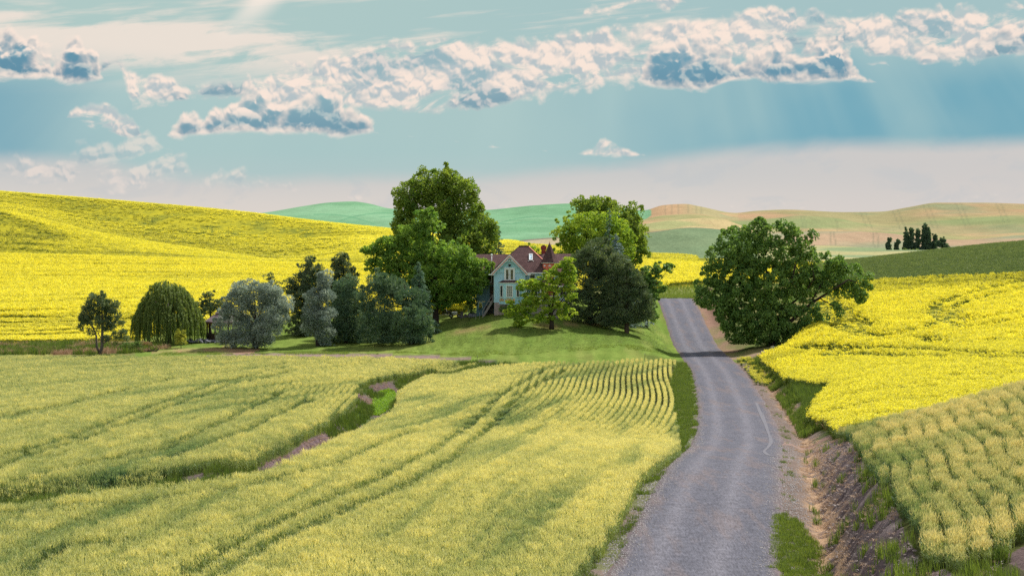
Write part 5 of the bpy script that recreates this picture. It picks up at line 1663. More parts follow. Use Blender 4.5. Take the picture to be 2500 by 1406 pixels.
t = Tree('maple_tree', 'small airy yellow green maple on the lawn in front of the house', 1347, 798, 253, seed=38)
for a in ((1385, 645, 20, 22), (1365, 660, 18, 14), (1350, 676, 34, 16), (1392, 680, 18, 26), (1300, 692, 34, 13), (1275, 700, 18, 8), (1335, 705, 40, 16), (1390, 716, 20, 16), (1310, 730, 50, 16), (1370, 738, 34, 18), (1262, 742, 28, 11), (1300, 756, 44, 13), (1258, 765, 30, 11),
          (1380, 766, 26, 13), (1285, 782, 34, 9), (1262, 793, 16, 6), (1330, 775, 24, 8)): t.lobe(*a)
t.leafy(M_YMAP, 360, 36, .55, .30, .21, up=.1, mess=.9, shell=.35, seedtint=.5, squash=.5)
mb = MB()
def lq(px, py, dy=0.0): return to_local(px, py, t.Y, t.base) + np.array([0, dy, 0])
mb.tube([lq(1347, 803), lq(1347, 790), lq(1346, 770), lq(1345, 752)], [.36, .29, .25, .22], 8)
for p_, r_ in (([(1345, 760), (1336, 735), (1318, 715), (1298, 695)], .13), ([(1346, 756), (1352, 730), (1350, 700), (1352, 670)], .13), ([(1347, 765), (1368, 738), (1388, 712), (1392, 680)], .12),
               ([(1346, 770), (1320, 750), (1290, 745), (1262, 742)], .10), ([(1352, 720), (1368, 690), (1382, 655)], .08), ([(1346, 775), (1365, 762), (1385, 760)], .08), ([(1346, 778), (1310, 770), (1270, 768)], .07), ([(1345, 752), (1330, 730), (1312, 728)], .08)):
    mb.tube([lq(a, b, t.rng.normal(0, .4) if i else 0) for i, (a, b) in enumerate(p_)], [r_ * (1 - .28 * i) for i in range(len(p_))], 6)
mb.build('trunk', BARK_D, t.root, True)

# big tree on the right of the road
t = Tree('leafy_tree', 'big dark spreading tree with leaning limbs on the right of the road', 1884, 848, 257, seed=41)
for a in ((1800, 590, 48, 34), (1850, 572, 46, 30), (1770, 625, 46, 36), (1840, 625, 66, 46), (1900, 620, 40, 44), (1745, 670, 34, 26), (1800, 680, 70, 46), (1870, 690, 66, 54), (1725, 700, 28, 22), (1755, 730, 54, 34), (1830, 750, 70, 48), (1900, 750, 50, 46),
          (1790, 775, 50, 30), (1840, 805, 66, 32), (1900, 810, 60, 30), (1960, 815, 40, 24), (1985, 800, 26, 20), (1935, 780, 34, 30), (1870, 830, 80, 16),
          (1928, 570, 16, 26), (1912, 556, 9, 16), (1866, 546, 8, 14), (1950, 585, 16, 20), (1965, 612, 22, 26), (1985, 578, 16, 8), (1975, 640, 30, 26), (1945, 650, 30, 40), (1930, 700, 26, 34),
          (2035, 632, 20, 14), (2040, 660, 30, 22), (2075, 672, 30, 22), (2104, 690, 22, 22), (2075, 712, 34, 14), (2100, 726, 14, 9), (2010, 690, 18, 20), (2040, 748, 16, 12), (2050, 762, 10, 8), (1985, 690, 26, 26), (2005, 660, 24, 22), (2035, 700, 24, 16), (1965, 760, 34, 28), (1995, 790, 24, 22), (1965, 700, 30, 30), (1850, 790, 90, 50)): t.lobe(*a)
t.leafy(M_DARK, 1250, 58, .66, .35, .25, up=.3, mess=.85, shell=.58, seedtint=.5, squash=.95)
mb = MB()
mb.tube([lq(1884, 856), lq(1886, 830), lq(1890, 800)], [.7, .6, .5], 9)
mb.build('trunk', BARK_D, t.root, True)
for p_, r_ in (([(1890, 820), (1940, 775), (1985, 738), (2020, 714), (2065, 682), (2095, 690)], .30), ([(1888, 805), (1925, 750), (1965, 715), (1985, 680), (1975, 640)], .22), ([(1890, 800), (1925, 720), (1940, 640), (1955, 600), (1985, 577)], .20),
               ([(1888, 805), (1880, 720), (1890, 640), (1925, 565)], .26), ([(1886, 815), (1840, 740), (1800, 660), (1800, 590)], .26), ([(1886, 820), (1820, 770), (1760, 720), (1725, 700)], .2),
               ([(2000, 728), (2030, 745), (2048, 762)], .09), ([(1975, 745), (2005, 690), (2035, 640)], .13), ([(1880, 700), (1860, 610), (1866, 548)], .12)):
    m2 = MB()
    m2.tube([lq(a, b, (t.rng.normal(0, .5) if i else 0) - (.5 if a > 1930 else 0)) for i, (a, b) in enumerate(p_)], [r_ * (1 - .85 * i / (len(p_) - 1)) for i in range(len(p_))], 7)
    m2.build('limb', BARK_D, t.root, True)

# far poplars
POPS = 'poplars on the far slope'
for k, (px, top, bot, w, lean, lb) in enumerate(((2169, 584, 632, 9, 2, 'leftmost far poplar, standing alone and slightly leaning'), (2185, 588, 632, 6, 7, 'short leaning stem beside the leftmost far poplar'),
        (2213, 558, 624, 9, 1, 'slim poplar at the left end of the far clump'), (2225, 560, 624, 10, -1, 'broad poplar second from the left in the far clump'), (2240, 562, 624, 9, 0, 'poplar just left of the gap in the far clump'),
        (2257, 551, 624, 11, 1, 'tallest far poplar with a split top'), (2268, 556, 624, 10, 0, 'poplar right of the tallest one with a bare tip'), (2280, 575, 622, 10, 2, 'shorter poplar at the right of the far clump'))):
    t = Tree('poplar_tree', lb, px, bot, 1180, POPS, seed=60 + k)
    n = 6
    for i in range(n):
        f = i / (n - 1.0)
        t.lobe(px + lean * f + t.rng.normal(0, 1.2), bot - (bot - top) * (f * .86 + .07), w * (1 - f ** 1.3 * .80) * 1.05, (bot - top) / n * .95, dy=0)
    t.leafy(M_POP, 170, 24, 1.2, 1.1, .85, up=.8, mess=.7, shell=.3); t.wood(BARK_D, .3, .5, twigs=0, limbs=False)
for k, (lb, lob, n) in enumerate((('round leafy tree at the right end of the far poplars', ((2293, 595, 9, 9), (2304, 600, 10, 9), (2313, 606, 8, 7), (2298, 588, 4, 7), (2306, 586, 3, 6)), 110),
                                  ('low pale bush at the foot of the far poplars', ((2192, 620, 16, 7), (2215, 617, 20, 9), (2238, 617, 18, 9)), 110))):
    t = Tree('leafy_tree' if k == 0 else 'bush', lb, lob[1][0], 632, 1170, cat='tree' if k == 0 else 'bush', seed=80 + k)
    for a in lob: t.lobe(*a, dy=0)
    t.leafy(M_POP if k == 0 else M_BUSH, n, 22, 1.2, 1.0, .75, up=.3, mess=.9, shell=.4); t.wood(BARK_D, .3, .3, twigs=5)

# shrubs
t = Tree('shrub', 'pale yellow green shrub at the right foot of the willow', 442, 842, 247, cat='shrub', seed=91)
for a in ((440, 812, 9, 9), (450, 820, 9, 14), (434, 825, 9, 12), (443, 830, 15, 10)): t.lobe(*a)
t.leafy(M_SHRUB, 60, 30, .3, .2, .09, up=.9, mess=.5, shell=.2, seedtint=.6); t.wood(BARK_D, .05, .3, twigs=14)
for k, (lb, lob, x, y, Y, mt) in enumerate((('dark green bush between the lone pine and the willow', ((312, 845, 18, 12), (330, 846, 14, 11), (295, 850, 14, 9)), 312, 859, 244, M_BUSH),
                                            ('reddish seeding bush under the left side of the willow', ((350, 843, 14, 8), (362, 848, 9, 7)), 354, 856, 246, None),
                                            ('low green bush beside the gazebo posts', ((545, 822, 14, 8), (560, 820, 10, 8)), 550, 831, 252, M_BUSH),
                                            ('dark hedge plants under the bay window', ((1228, 757, 8, 4), (1240, 757, 9, 5), (1252, 757, 8, 4)), 1240, 763, 260.5, M_BUSH))):
    t = Tree('bush', lb, x, y, Y, cat='bush', seed=95 + k)
    for a in lob: t.lobe(*a)
    t.leafy(mt or leafmat('reddish_leaf', (.17, .13, .07), (.42, .27, .18), .35), 60, 26, .35, .2, .1, up=.7, mess=.6, shell=.2, seedtint=.4); t.wood(BARK_D, .05, .3, twigs=8)

# ------------------------------------------------------------------ the house
HX, HYY = -0.337, 262.0
HZ = -11.34
def sidingmat(name, c, step=.155, depth=.012):
    m, N, out = mat_new(name)
    v = objvec(N)
    n = N.noise(v, 3.0, 5, .6)
    k = N.lr(n, .25, .75, .90, 1.08)
    col = N.mix(1.0, c + (1,), N.xyz(k, k, k), 'MULTIPLY')
    principled(N, out, col, .7, n, .004, .2)
    return m


BLUE = sidingmat('pale_blue_paint', (.44, .70, .84))
BLUE_L = sidingmat('light_blue_paint', (.46, .77, .86))
SHADED_BLUE = sidingmat('shaded_blue_paint', (.14, .24, .29))  # house blue darkened, the shade on the left wing put into its colour
WHITE = plain('white_paint', (.84, .87, .86), .6, .06)
TRIM_B = plain('sky_blue_trim', (.48, .70, .76), .6, .06)
CORAL = plain('coral_paint', (.72, .20, .12), .6, .1)
CONC = plain('pinkish_concrete', (.40, .32, .31), .9, .15, 2.5)
DKWOOD = plain('dark_brown_wood', (.07, .045, .036), .7, .2)
GREYW = plain('weathered_wood', (.30, .27, .26), .85, .2)
METAL = plain('galvanised_metal', (.45, .46, .47), .45, .1, metal=.6)
BLACK = plain('black_iron', (.03, .03, .03), .5, .1)
BRICKM = None


def shingle_mat(name, c1, c2, sx=.32, sz=.16):
    m, N, out = mat_new(name)
    g = N.new('ShaderNodeTexCoord').outputs['Object']
    br = N.new('ShaderNodeTexBrick')
    sep = N.new('ShaderNodeSeparateXYZ'); N.t.links.new(g, sep.inputs[0])
    vv = N.xyz(N.add(sep.outputs[0], N.mul(sep.outputs[1], .35)), N.mul(sep.outputs[2], 1.0), 0)
    N.t.links.new(vv, br.inputs['Vector'])
    br.inputs['Color1'].default_value = c1 + (1,); br.inputs['Color2'].default_value = c2 + (1,)
    br.inputs['Mortar'].default_value = tuple(x * .55 for x in c1) + (1,)
    br.inputs['Scale'].default_value = 1.0; br.inputs['Brick Width'].default_value = sx; br.inputs['Row Height'].default_value = sz
    br.inputs['Mortar Size'].default_value = .012
    n = N.noise(g, 1.6, 5, .6); k = N.lr(n, .25, .75, .75, 1.2)
    col = N.mix(1.0, br.outputs['Color'], N.xyz(k, k, k), 'MULTIPLY')
    principled(N, out, col, .9, br.outputs['Fac'], .01, .1)
    return m


ROOFM = shingle_mat('brown_shingle', (.098, .055, .056), (.14, .082, .08))
BRICKM = shingle_mat('red_brick', (.36, .075, .06), (.44, .11, .085), .22, .08)
CEDAR = shingle_mat('grey_cedar_shingle', (.20, .15, .17), (.28, .215, .235), .3, .2)


def glassmat(name, c, pattern=False):
    m, N, out = mat_new(name)
    g = objvec(N)
    col = c + (1,)
    if pattern:
        v = N.new('ShaderNodeTexVoronoi', feature='F1'); N.t.links.new(g, v.inputs['Vector']); v.inputs['Scale'].default_value = 7.0
        w = N.new('ShaderNodeTexVoronoi', feature='DISTANCE_TO_EDGE'); N.t.links.new(g, w.inputs['Vector']); w.inputs['Scale'].default_value = 7.0
        cc = N.ramp(N.lr(v.outputs['Distance'], 0, .6), [(0, (.42, .36, .10, 1)), (.45, (.16, .17, .09, 1)), (1, (.05, .07, .06, 1))])
        col = N.mix(N.ss(w.outputs['Distance'], .02, .06), (.03, .03, .03, 1), cc)
    else:
        n = N.noise(g, .8, 3, .5)
        k = N.lr(n, .3, .7, .6, 1.5)
        col = N.mix(1.0, col, N.xyz(k, k, k), 'MULTIPLY')
    principled(N, out, col, .12, None, 0, .5)
    return m


GLASS, STAIN, FIELD_REFL = glassmat('window_glass', (.05, .06, .062)), glassmat('leaded_glass', (.2, .2, .1), True), glassmat('field_reflection_glass', (.42, .33, .05))
CURTAIN = plain('net_curtain', (.30, .31, .26), .9, .15, 9)

house = empty('farmhouse', (HX, HYY, HZ), 'pale blue Victorian farmhouse with brown shingle roofs and a coral turret between the trees', 'house')


def boards(x0, x1, y, z0, z1, name, mat, parent, step=.17, side=None, gable=None):
    """lapped siding: a wall of overlapping boards, each board its own tilted strip"""
    mb = MB()
    z = z0
    while z < z1 - .01:
        ze = min(z + step, z1)
        a, b = x0, x1
        if gable:
            c, hw, ze0, apex = gable
            def half(zz): return hw if zz <= ze0 else max(hw * (apex - zz) / (apex - ze0), .01)
            h0, h1 = half(z), half(ze)
            q = [(c - h0, z), (c + h0, z), (c + h1, ze), (c - h1, ze)]
        else:
            q = [(a, z), (b, z), (b, ze), (a, ze)]
        p = [(q[0][0], y - .028, q[0][1]), (q[1][0], y - .028, q[1][1]), (q[2][0], y - .008, q[2][1]), (q[3][0], y - .008, q[3][1]),
             (q[0][0], y + .1, q[0][1]), (q[1][0], y + .1, q[1][1]), (q[2][0], y + .1, q[2][1]), (q[3][0], y + .1, q[3][1])]
        mb.poly(p, [(0, 1, 2, 3), (7, 6, 5, 4), (0, 4, 5, 1), (1, 5, 6, 2), (2, 6, 7, 3), (3, 7, 4, 0)])
        z = ze
    return mb.build(name, mat, parent)


def framed(name, x0, x1, z0, z1, y, parent, fr=.10, glass=None, gname='pane', mull=(1, 1), fmat=None, nm_frame=None):
    """window: frame bars round recessed panes"""
    f = MB()
    f.box(x0, x1, y - .06, y + .05, z0, z0 + fr).box(x0, x1, y - .06, y + .05, z1 - fr, z1)
    f.box(x0, x0 + fr, y - .06, y + .05, z0 + fr, z1 - fr).box(x1 - fr, x1, y - .06, y + .05, z0 + fr, z1 - fr)
    nx, nz = mull
    ix0, ix1, iz0, iz1 = x0 + fr, x1 - fr, z0 + fr, z1 - fr
    b = .03
    for i in range(1, nx): c = ix0 + (ix1 - ix0) * i / nx; f.box(c - b / 2, c + b / 2, y - .04, y + .03, iz0, iz1)
    for k in range(1, nz): c = iz0 + (iz1 - iz0) * k / nz; f.box(ix0, ix1, y - .035, y + .03, c - b / 2, c + b / 2)
    o = f.build(name, fmat or WHITE, parent)
    for i in range(nx):
        for k in range(nz):
            a0 = ix0 + (ix1 - ix0) * i / nx + (b / 2 if i else 0); a1 = ix0 + (ix1 - ix0) * (i + 1) / nx - (b / 2 if i < nx - 1 else 0)
            c0 = iz0 + (iz1 - iz0) * k / nz + (b / 2 if k else 0); c1 = iz0 + (iz1 - iz0) * (k + 1) / nz - (b / 2 if k < nz - 1 else 0)
            MB().box(a0, a1, y + .0, y + .02, c0, c1).build(gname, glass or GLASS, o)
    return o


# walls (solid cores stand behind the lapped boards)
core = MB()
core.prism([(-2.06, 1.31), (2.08, 1.31), (2.08, 5.5), (0.01, 7.62), (-2.06, 5.5)], .12, 3.2)
core.box(-4.6, -2.07, 2.62, 8.6, 1.35, 5.6)
core.box(2.09, 8.2, 1.32, 8.6, 1.3, 5.5)
core.build('wall', SHADED_BLUE, house)
MB().box(-2.10, 2.12, .06, 3.2, -1.6, 1.30).build('foundation', CONC, house)
MB().box(2.13, 8.2, 1.30, 8.6, -1.6, 1.29).build('foundation', CONC, house)
boards(-2.08, 2.11, .1, 1.31, 5.5, 'siding', BLUE, house)
boards(0, 0, .1, 5.5, 7.55, 'gable_shingles', BLUE_L, house, .13, gable=(.015, 2.09, 5.5, 7.66))
boards(-4.62, -2.1, 2.6, 1.36, 5.6, 'siding', SHADED_BLUE, house)
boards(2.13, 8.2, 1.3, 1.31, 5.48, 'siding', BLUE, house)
o = boards(-4.60, -2.1, 2.62, -1.6, 1.33, 'basement_wall', SHADED_BLUE, house, .3)
# side wall of the gable wing (faces left)
MB().box(-2.10, -2.07, .14, 2.55, 1.32, 5.48).build('side_wall', BLUE, house)
for x in (-2.09, 2.10): MB().box(x - .07, x + .07, .02, .16, 1.32, 5.45).build('corner_board', TRIM_B, house)
MB().box(-2.2, 2.2, .0, .07, 5.38, 5.50).build('belt_board', TRIM_B, house)
MB().box(-1.35, 1.38, .0, .07, 6.02, 6.13).build('belt_board', TRIM_B, house)
# gable roof and trims
gr = MB()
for sgn in (-1, 1): gr.slab([(.015 + sgn * 2.55, -.42, 5.33), (.015, -.42, 7.93), (.015, 5.2, 7.93), (.015 + sgn * 2.55, 5.2, 5.33)][::sgn], .14)
gr.build('gable_roof', ROOFM, house)
for sgn in (-1, 1):
    nm = .715, .70
    for (off, w, mt, yy, nmn) in ((0.0, .13, WHITE, -.47, 'rake_board'), (.14, .10, CORAL, -.455, 'rake_stripe'), (.245, .10, TRIM_B, -.44, 'rake_board')):
        a0 = np.array([.015 + sgn * (2.52 - off * .72), yy, 5.30 - off * .70]); a1 = np.array([.015, yy, 7.90 - off * 1.40])
        MB().prism([(a0[0], a0[2]), (a1[0], a1[2]), (a1[0], a1[2] - w * 1.4), (a0[0], a0[2] - w * 1.35)][::sgn], yy, yy + .035).build(nmn, mt, house)
    MB().box(.015 + sgn * 2.52 - .36, .015 + sgn * 2.52 + .36, -.45, .1, 5.08, 5.20).build('eave_return', WHITE, house)
# arch ornament under the apex
arc = MB()
arc.tube([(.015 + .62 * math.sin(a), -.40, 6.72 + .30 * math.cos(a)) for a in np.linspace(-1.25, 1.25, 9)], .035, 6)
for a in np.linspace(-.9, .9, 5): arc.bar((.015 + .60 * math.sin(a), -.40, 6.72 + .29 * math.cos(a)), (.015 + .30 * math.sin(a), -.40, 7.40 + .1 * math.cos(a)), .03)
arc.build('gable_ornament', WHITE, house)
# round black lamp over the doors
lm = MB(); lm.lathe([(.02, 6.22), (.16, 6.30), (.19, 6.42), (.13, 6.54), (.03, 6.58)], 10, .015, -.10); lo = lm.build('wall_lamp', BLACK, house, True)
MB().box(-.06, .09, -.16, .03, 6.58, 6.66).build('lamp_hood', WHITE, lo)
# French doors
fr = MB()
fr.box(-.73, -.63, -.06, .08, 4.30, 6.08).box(.63, .73, -.06, .08, 4.30, 6.08).box(-.63, .63, -.06, .08, 5.98, 6.08).box(-.73, .73, -.10, .08, 4.22, 4.30)
fo = fr.build('door_frame', WHITE, house)
for x0, x1 in ((-.62, -.015), (.015, .62)):
    d = MB(); d.box(x0, x0 + .13, -.04, .02, 4.31, 5.97).box(x1 - .13, x1, -.04, .02, 4.31, 5.97).box(x0 + .13, x1 - .13, -.04, .02, 4.31, 4.47).box(x0 + .13, x1 - .13, -.04, .02, 5.83, 5.97)
    do = d.build('french_door', WHITE, house)
    MB().box(x0 + .13, x1 - .13, -.01, .01, 4.47, 5.83).build('leaded_pane', STAIN, do)
    k = MB(); k.lathe([(.02, 5.06), (.035, 5.09), (.02, 5.13)], 6, (x1 - .06) if x0 < 0 else (x0 + .06), -.07); k.build('handle', BLACK, do)
# bay window
bx = [(-1.40, .02), (-.74, -.70), (.76, -.70), (1.42, .02)]
def bay_prism(ins, z0, z1):
    p = [(-1.40 - ins, .05), (-.74 - ins * .6, -.70 - ins), (.76 + ins * .6, -.70 - ins), (1.42 + ins, .05)]
    m_ = MB(); n = 4
    return m_.poly([(x, y, z0) for x, y in p] + [(x, y, z1) for x, y in p], [(3, 2, 1, 0), (4, 5, 6, 7), (0, 1, 5, 4), (1, 2, 6, 5), (2, 3, 7, 6), (3, 0, 4, 7)])
bay = bay_prism(0, 1.20, 3.92).build('bay_window', BLUE_L, house)
bay_prism(.10, 3.93, 4.06).build('cornice', WHITE, bay)
bay_prism(.04, 1.08, 1.19).build('sill', TRIM_B, bay)
rf = MB(); p0 = [(-1.56, .06), (-.82, -.86), (.84, -.86), (1.58, .06)]; p1 = [(-1.1, .06), (-.6, -.40), (.62, -.40), (1.12, .06)]; p2 = [(-.9, .06), (-.5, -.12), (.52, -.12), (.92, .06)]
rf.poly([(x, y, 4.07) for x, y in p0] + [(x, y, 4.28) for x, y in p1] + [(x, y, 4.36) for x, y in p2],
        [(i, i + 1, i + 5, i + 4) for i in range(3)] + [(i + 4, i + 5, i + 9, i + 8) for i in range(3)] + [(8, 9, 10, 11), (3, 2, 1, 0)])
rf.build('bay_roof', ROOFM, bay)
framed('window', -.46, .46, 2.06, 3.70, -.77, bay, .10, CURTAIN, 'pane', (3, 4))
def on_face(a, b, u0, u1, z0, z1, parent):
    a, b = np.array(a), np.array(b); d = (b - a) / np.linalg.norm(b - a); nrm = np.array([d[1], -d[0]])
    def P2(u, o): q = a + d * u + nrm * o; return q
    L = np.linalg.norm(b - a)
    f = MB()
    for (ua, ub, za, zb) in ((u0, u1, z0, z0 + .09), (u0, u1, z1 - .09, z1), (u0, u0 + .09, z0 + .09, z1 - .09), (u1 - .09, u1, z0 + .09, z1 - .09)):
        c = [P2(ua, .0), P2(ub, .0), P2(ub, .07), P2(ua, .07)]
        f.poly([(q[0], q[1], za) for q in c] + [(q[0], q[1], zb) for q in c], [(0, 1, 2, 3), (7, 6, 5, 4), (0, 4, 5, 1), (1, 5, 6, 2), (2, 6, 7, 3), (3, 7, 4, 0)])
    o = f.build('window', WHITE, parent)
    c = [P2(u0 + .09, .005), P2(u1 - .09, .005), P2(u1 - .09, .03), P2(u0 + .09, .03)]
    MB().poly([(q[0], q[1], z0 + .09) for q in c] + [(q[0], q[1], z1 - .09) for q in c], [(0, 1, 2, 3), (7, 6, 5, 4), (0, 4, 5, 1), (1, 5, 6, 2), (2, 6, 7, 3), (3, 7, 4, 0)]).build('pane', GLASS, o)
on_face((-1.40, .02), (-.74, -.70), .18, .80, 2.06, 3.70, bay)
on_face((.76, -.70), (1.42, .02), .18, .80, 2.06, 3.70, bay)
# painted flower panels under the bay windows
FLOWER, Nf, outf = mat_new('painted_flowers')
v_ = Nf.new('ShaderNodeTexVoronoi', feature='F1'); Nf.t.links.new(objvec(Nf), v_.inputs['Vector']); v_.inputs['Scale'].default_value = 5.0
cc_ = Nf.ramp(Nf.lr(v_.outputs['Distance'], 0, .75), [(0, (.55, .07, .04, 1)), (.45, (.72, .26, .08, 1)), (.62, (.70, .52, .16, 1)), (1, (.30, .50, .55, 1))])
principled(Nf, outf, cc_, .7, None, 0, .2)
MB().box(-.70, .72, -.74, -.705, 1.50, 1.90).build('flower_panel', FLOWER, bay)
c = [(-1.36, -.06), (-.80, -.67)]
MB().poly([(-1.38, -.06, 1.5), (-.80, -.69, 1.5), (-.80, -.66, 1.5), (-1.36, -.03, 1.5), (-1.38, -.06, 1.9), (-.80, -.69, 1.9), (-.80, -.66, 1.9), (-1.36, -.03, 1.9)],
          [(3, 2, 1, 0), (4, 5, 6, 7), (0, 1, 5, 4), (1, 2, 6, 5), (2, 3, 7, 6), (3, 0, 4, 7)]).build('flower_panel', FLOWER, bay)
# main hipped roof, wings
hip = MB()
a0, a1, a2, a3 = (-2.7, .85, 5.40), (6.45, .85, 5.40), (6.45, 9.2, 5.40), (-2.7, 9.2, 5.40)
r0_, r1_ = (1.40, 5.0, 9.0), (2.62, 5.0, 9.0)
hip.poly([a0, a1, a2, a3, r0_, r1_], [(0, 1, 5, 4), (1, 2, 5), (2, 3, 4, 5), (3, 0, 4), (3, 2, 1, 0)])
mr = hip.build('main_roof', ROOFM, house)
MB().box(1.28, 2.74, 4.93, 5.07, 8.96, 9.08).build('ridge_cap', DKWOOD, mr)
MB().bar((2.62, 5.0, 9.0), (6.45, .85, 5.42), .10, .08).build('hip_cap', CORAL, mr)
MB().bar((1.40, 5.0, 9.0), (-2.7, .85, 5.42), .10, .08).build('hip_cap', DKWOOD, mr)
def wing(x0, x1, yf, yr, yb, zf, zr, name):
    w_ = MB()
    w_.slab([(x0, yf, zf), (x1, yf, zf), (x1, yr, zr), (x0, yr, zr)], .16); w_.slab([(x0, yr, zr), (x1, yr, zr), (x1, yb, zf), (x0, yb, zf)], .16)
    return w_.build(name, ROOFM, house)
wing(-4.8, .55, 1.95, 5.4, 9.1, 5.62, 7.86, 'wing_roof')
wing(3.9, 8.6, .95, 5.4, 9.1, 5.42, 7.92, 'wing_roof')
MB().box(-4.85, -2.75, 1.88, 1.94, 5.40, 5.58).build('fascia', TRIM_B, house)
MB().box(2.4, 8.6, .80, .845, 5.26, 5.40).build('fascia', WHITE, house)
MB().prism([(-4.6, 5.45), (-4.6, 5.6), (-4.6 + .01, 7.5)], 5.2, 5.3)
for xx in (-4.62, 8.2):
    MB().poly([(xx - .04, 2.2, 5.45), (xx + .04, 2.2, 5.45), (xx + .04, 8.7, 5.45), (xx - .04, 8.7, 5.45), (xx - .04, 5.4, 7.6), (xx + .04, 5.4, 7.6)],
              [(0, 4, 3), (1, 2, 5), (0, 1, 5, 4), (2, 3, 4, 5), (0, 3, 2, 1)]).build('gable_end', SHADED_BLUE, house)
# skylight on the front slope
sl = (9.0 - 5.4) / (5.0 - .85)
def on_roof(x, z, up): y = .85 + (z - 5.4) / sl; nrm = np.array([0, -sl, 1.0]); nrm /= np.linalg.norm(nrm); return np.array([x, y, z]) + nrm * up
sk = MB()
z0, z1, x0, x1 = 7.02, 7.86, 2.70, 3.20
def rbox(mb, xa, xb, za, zb, u0, u1):
    p = [on_roof(xa, za, u0), on_roof(xb, za, u0), on_roof(xb, zb, u0), on_roof(xa, zb, u0), on_roof(xa, za, u1), on_roof(xb, za, u1), on_roof(xb, zb, u1), on_roof(xa, zb, u1)]
    return mb.poly(p, [(3, 2, 1, 0), (4, 5, 6, 7), (0, 1, 5, 4), (1, 2, 6, 5), (2, 3, 7, 6), (3, 0, 4, 7)])
for q in ((x0, x1, z0, z0 + .09), (x0, x1, z1 - .09, z1), (x0, x0 + .09, z0 + .09, z1 - .09), (x1 - .09, x1, z0 + .09, z1 - .09)): rbox(sk, *q, .0, .14)
sko = sk.build('skylight', WHITE, mr)
SKYG = glassmat('skylight_glass', (.42, .55, .66))
rbox(MB(), x0 + .09, x1 - .09, z0 + .09, z1 - .09, .06, .09).build('pane', SKYG, sko)
for xx in (2.62, 3.28): rbox(MB(), xx - .05, xx + .05, 6.90, 6.95, .0, .08).build('bracket', WHITE, sko)
# chimney
ch = MB(); ch.box(4.46, 5.06, 5.7, 6.3, 6.8, 8.42); cho = ch.build('chimney', BRICKM, house)
cp = MB(); cp.poly([(4.46, 5.7, 8.43), (5.06, 5.7, 8.43), (5.06, 6.3, 8.43), (4.46, 6.3, 8.43), (4.34, 5.58, 8.66), (5.18, 5.58, 8.66), (5.18, 6.42, 8.66), (4.34, 6.42, 8.66)],
                   [(3, 2, 1, 0), (4, 5, 6, 7), (0, 1, 5, 4), (1, 2, 6, 5), (2, 3, 7, 6), (3, 0, 4, 7)])
cp.box(4.36, 5.16, 5.6, 6.4, 8.665, 9.0); cp.build('chimney_cap', BRICKM, cho)
MB().lathe([(.20, 9.005), (.20, 9.14), (.16, 9.15)], 8, 4.76, 6.0).build('chimney_pot', BLACK, cho)
# turret
tx, ty = 5.53, 2.05
tu = MB(); tu.lathe([(1.02, 1.3), (1.02, 6.66)], 8, tx, ty, math.pi / 8); tuo = tu.build('turret', CORAL, house)
cn = MB(); cn.lathe([(1.32, 6.78), (.98, 7.35), (.62, 8.2), (.30, 8.95), (.02, 9.48)], 8, tx, ty, math.pi / 8); cn.build('cone_roof', ROOFM, tuo)
MB().lathe([(1.20, 6.665), (1.24, 6.775)], 8, tx, ty, math.pi / 8).build('cornice', WHITE, tuo)
MB().lathe([(.04, 9.44), (.06, 9.5), (.02, 9.62), (.01, 9.75)], 6, tx, ty).build('finial', CORAL, tuo)
for k in range(-2, 2):
    am = -math.pi / 2 + (k + .5) * math.pi / 4 + math.pi / 8
    n_ = np.array([math.cos(am), math.sin(am), 0]); t_ = np.array([-n_[1], n_[0], 0]); rr = 1.02 * math.cos(math.pi / 8)
    cw = np.array([tx, ty, 0]) + n_ * (rr + .015)
    m_ = MB()
    for (u, w, za, zb) in ((-.26, .06, 4.75, 5.95), (.26, .06, 4.75, 5.95)): m_.bar(cw + t_ * u + np.array([0, 0, za]), cw + t_ * u + np.array([0, 0, zb]), w, .05)
    m_.bar(cw - t_ * .28 + np.array([0, 0, 4.73]), cw + t_ * .28 + np.array([0, 0, 4.73]), .06, .06); m_.bar(cw - t_ * .28 + np.array([0, 0, 5.97]), cw + t_ * .28 + np.array([0, 0, 5.97]), .06, .06)
    wo = m_.build('turret_window', CORAL, tuo)
    p = [cw - t_ * .22 + np.array([0, 0, 4.79]), cw + t_ * .22 + np.array([0, 0, 4.79]), cw + t_ * .22 + np.array([0, 0, 5.93]), cw - t_ * .22 + np.array([0, 0, 5.93])]
    q = [x - n_ * .02 for x in p]
    MB().poly(p + q, [(0, 1, 2, 3), (7, 6, 5, 4), (0, 4, 5, 1), (1, 5, 6, 2), (2, 6, 7, 3), (3, 7, 4, 0)]).build('pane', GLASS, wo)
    d_ = cw + n_ * .02 + np.array([0, 0, 6.33])
    p = [d_ - t_ * .22, d_ - np.array([0, 0, .12]), d_ + t_ * .22, d_ + np.array([0, 0, .12])]
    MB().poly([x + n_ * .02 for x in p] + [x - n_ * .03 for x in p], [(0, 1, 2, 3), (7, 6, 5, 4), (0, 4, 5, 1), (1, 5, 6, 2), (2, 6, 7, 3), (3, 7, 4, 0)]).build('diamond', WHITE, tuo)
framed('window', 6.75, 7.35, 4.55, 5.3, 1.26, house, .09)
framed('window', 2.75, 3.55, 4.35, 5.15, 1.26, house, .09)
framed('window', 2.9, 3.9, 2.0, 3.5, 1.26, house, .10, GLASS, 'pane', (2, 2))
framed('door', 4.15, 4.9, 1.35, 3.5, 1.26, house, .12)
framed('window', 6.9, 7.8, 2.0, 3.5, 1.26, house, .10, GLASS, 'pane', (2, 2))
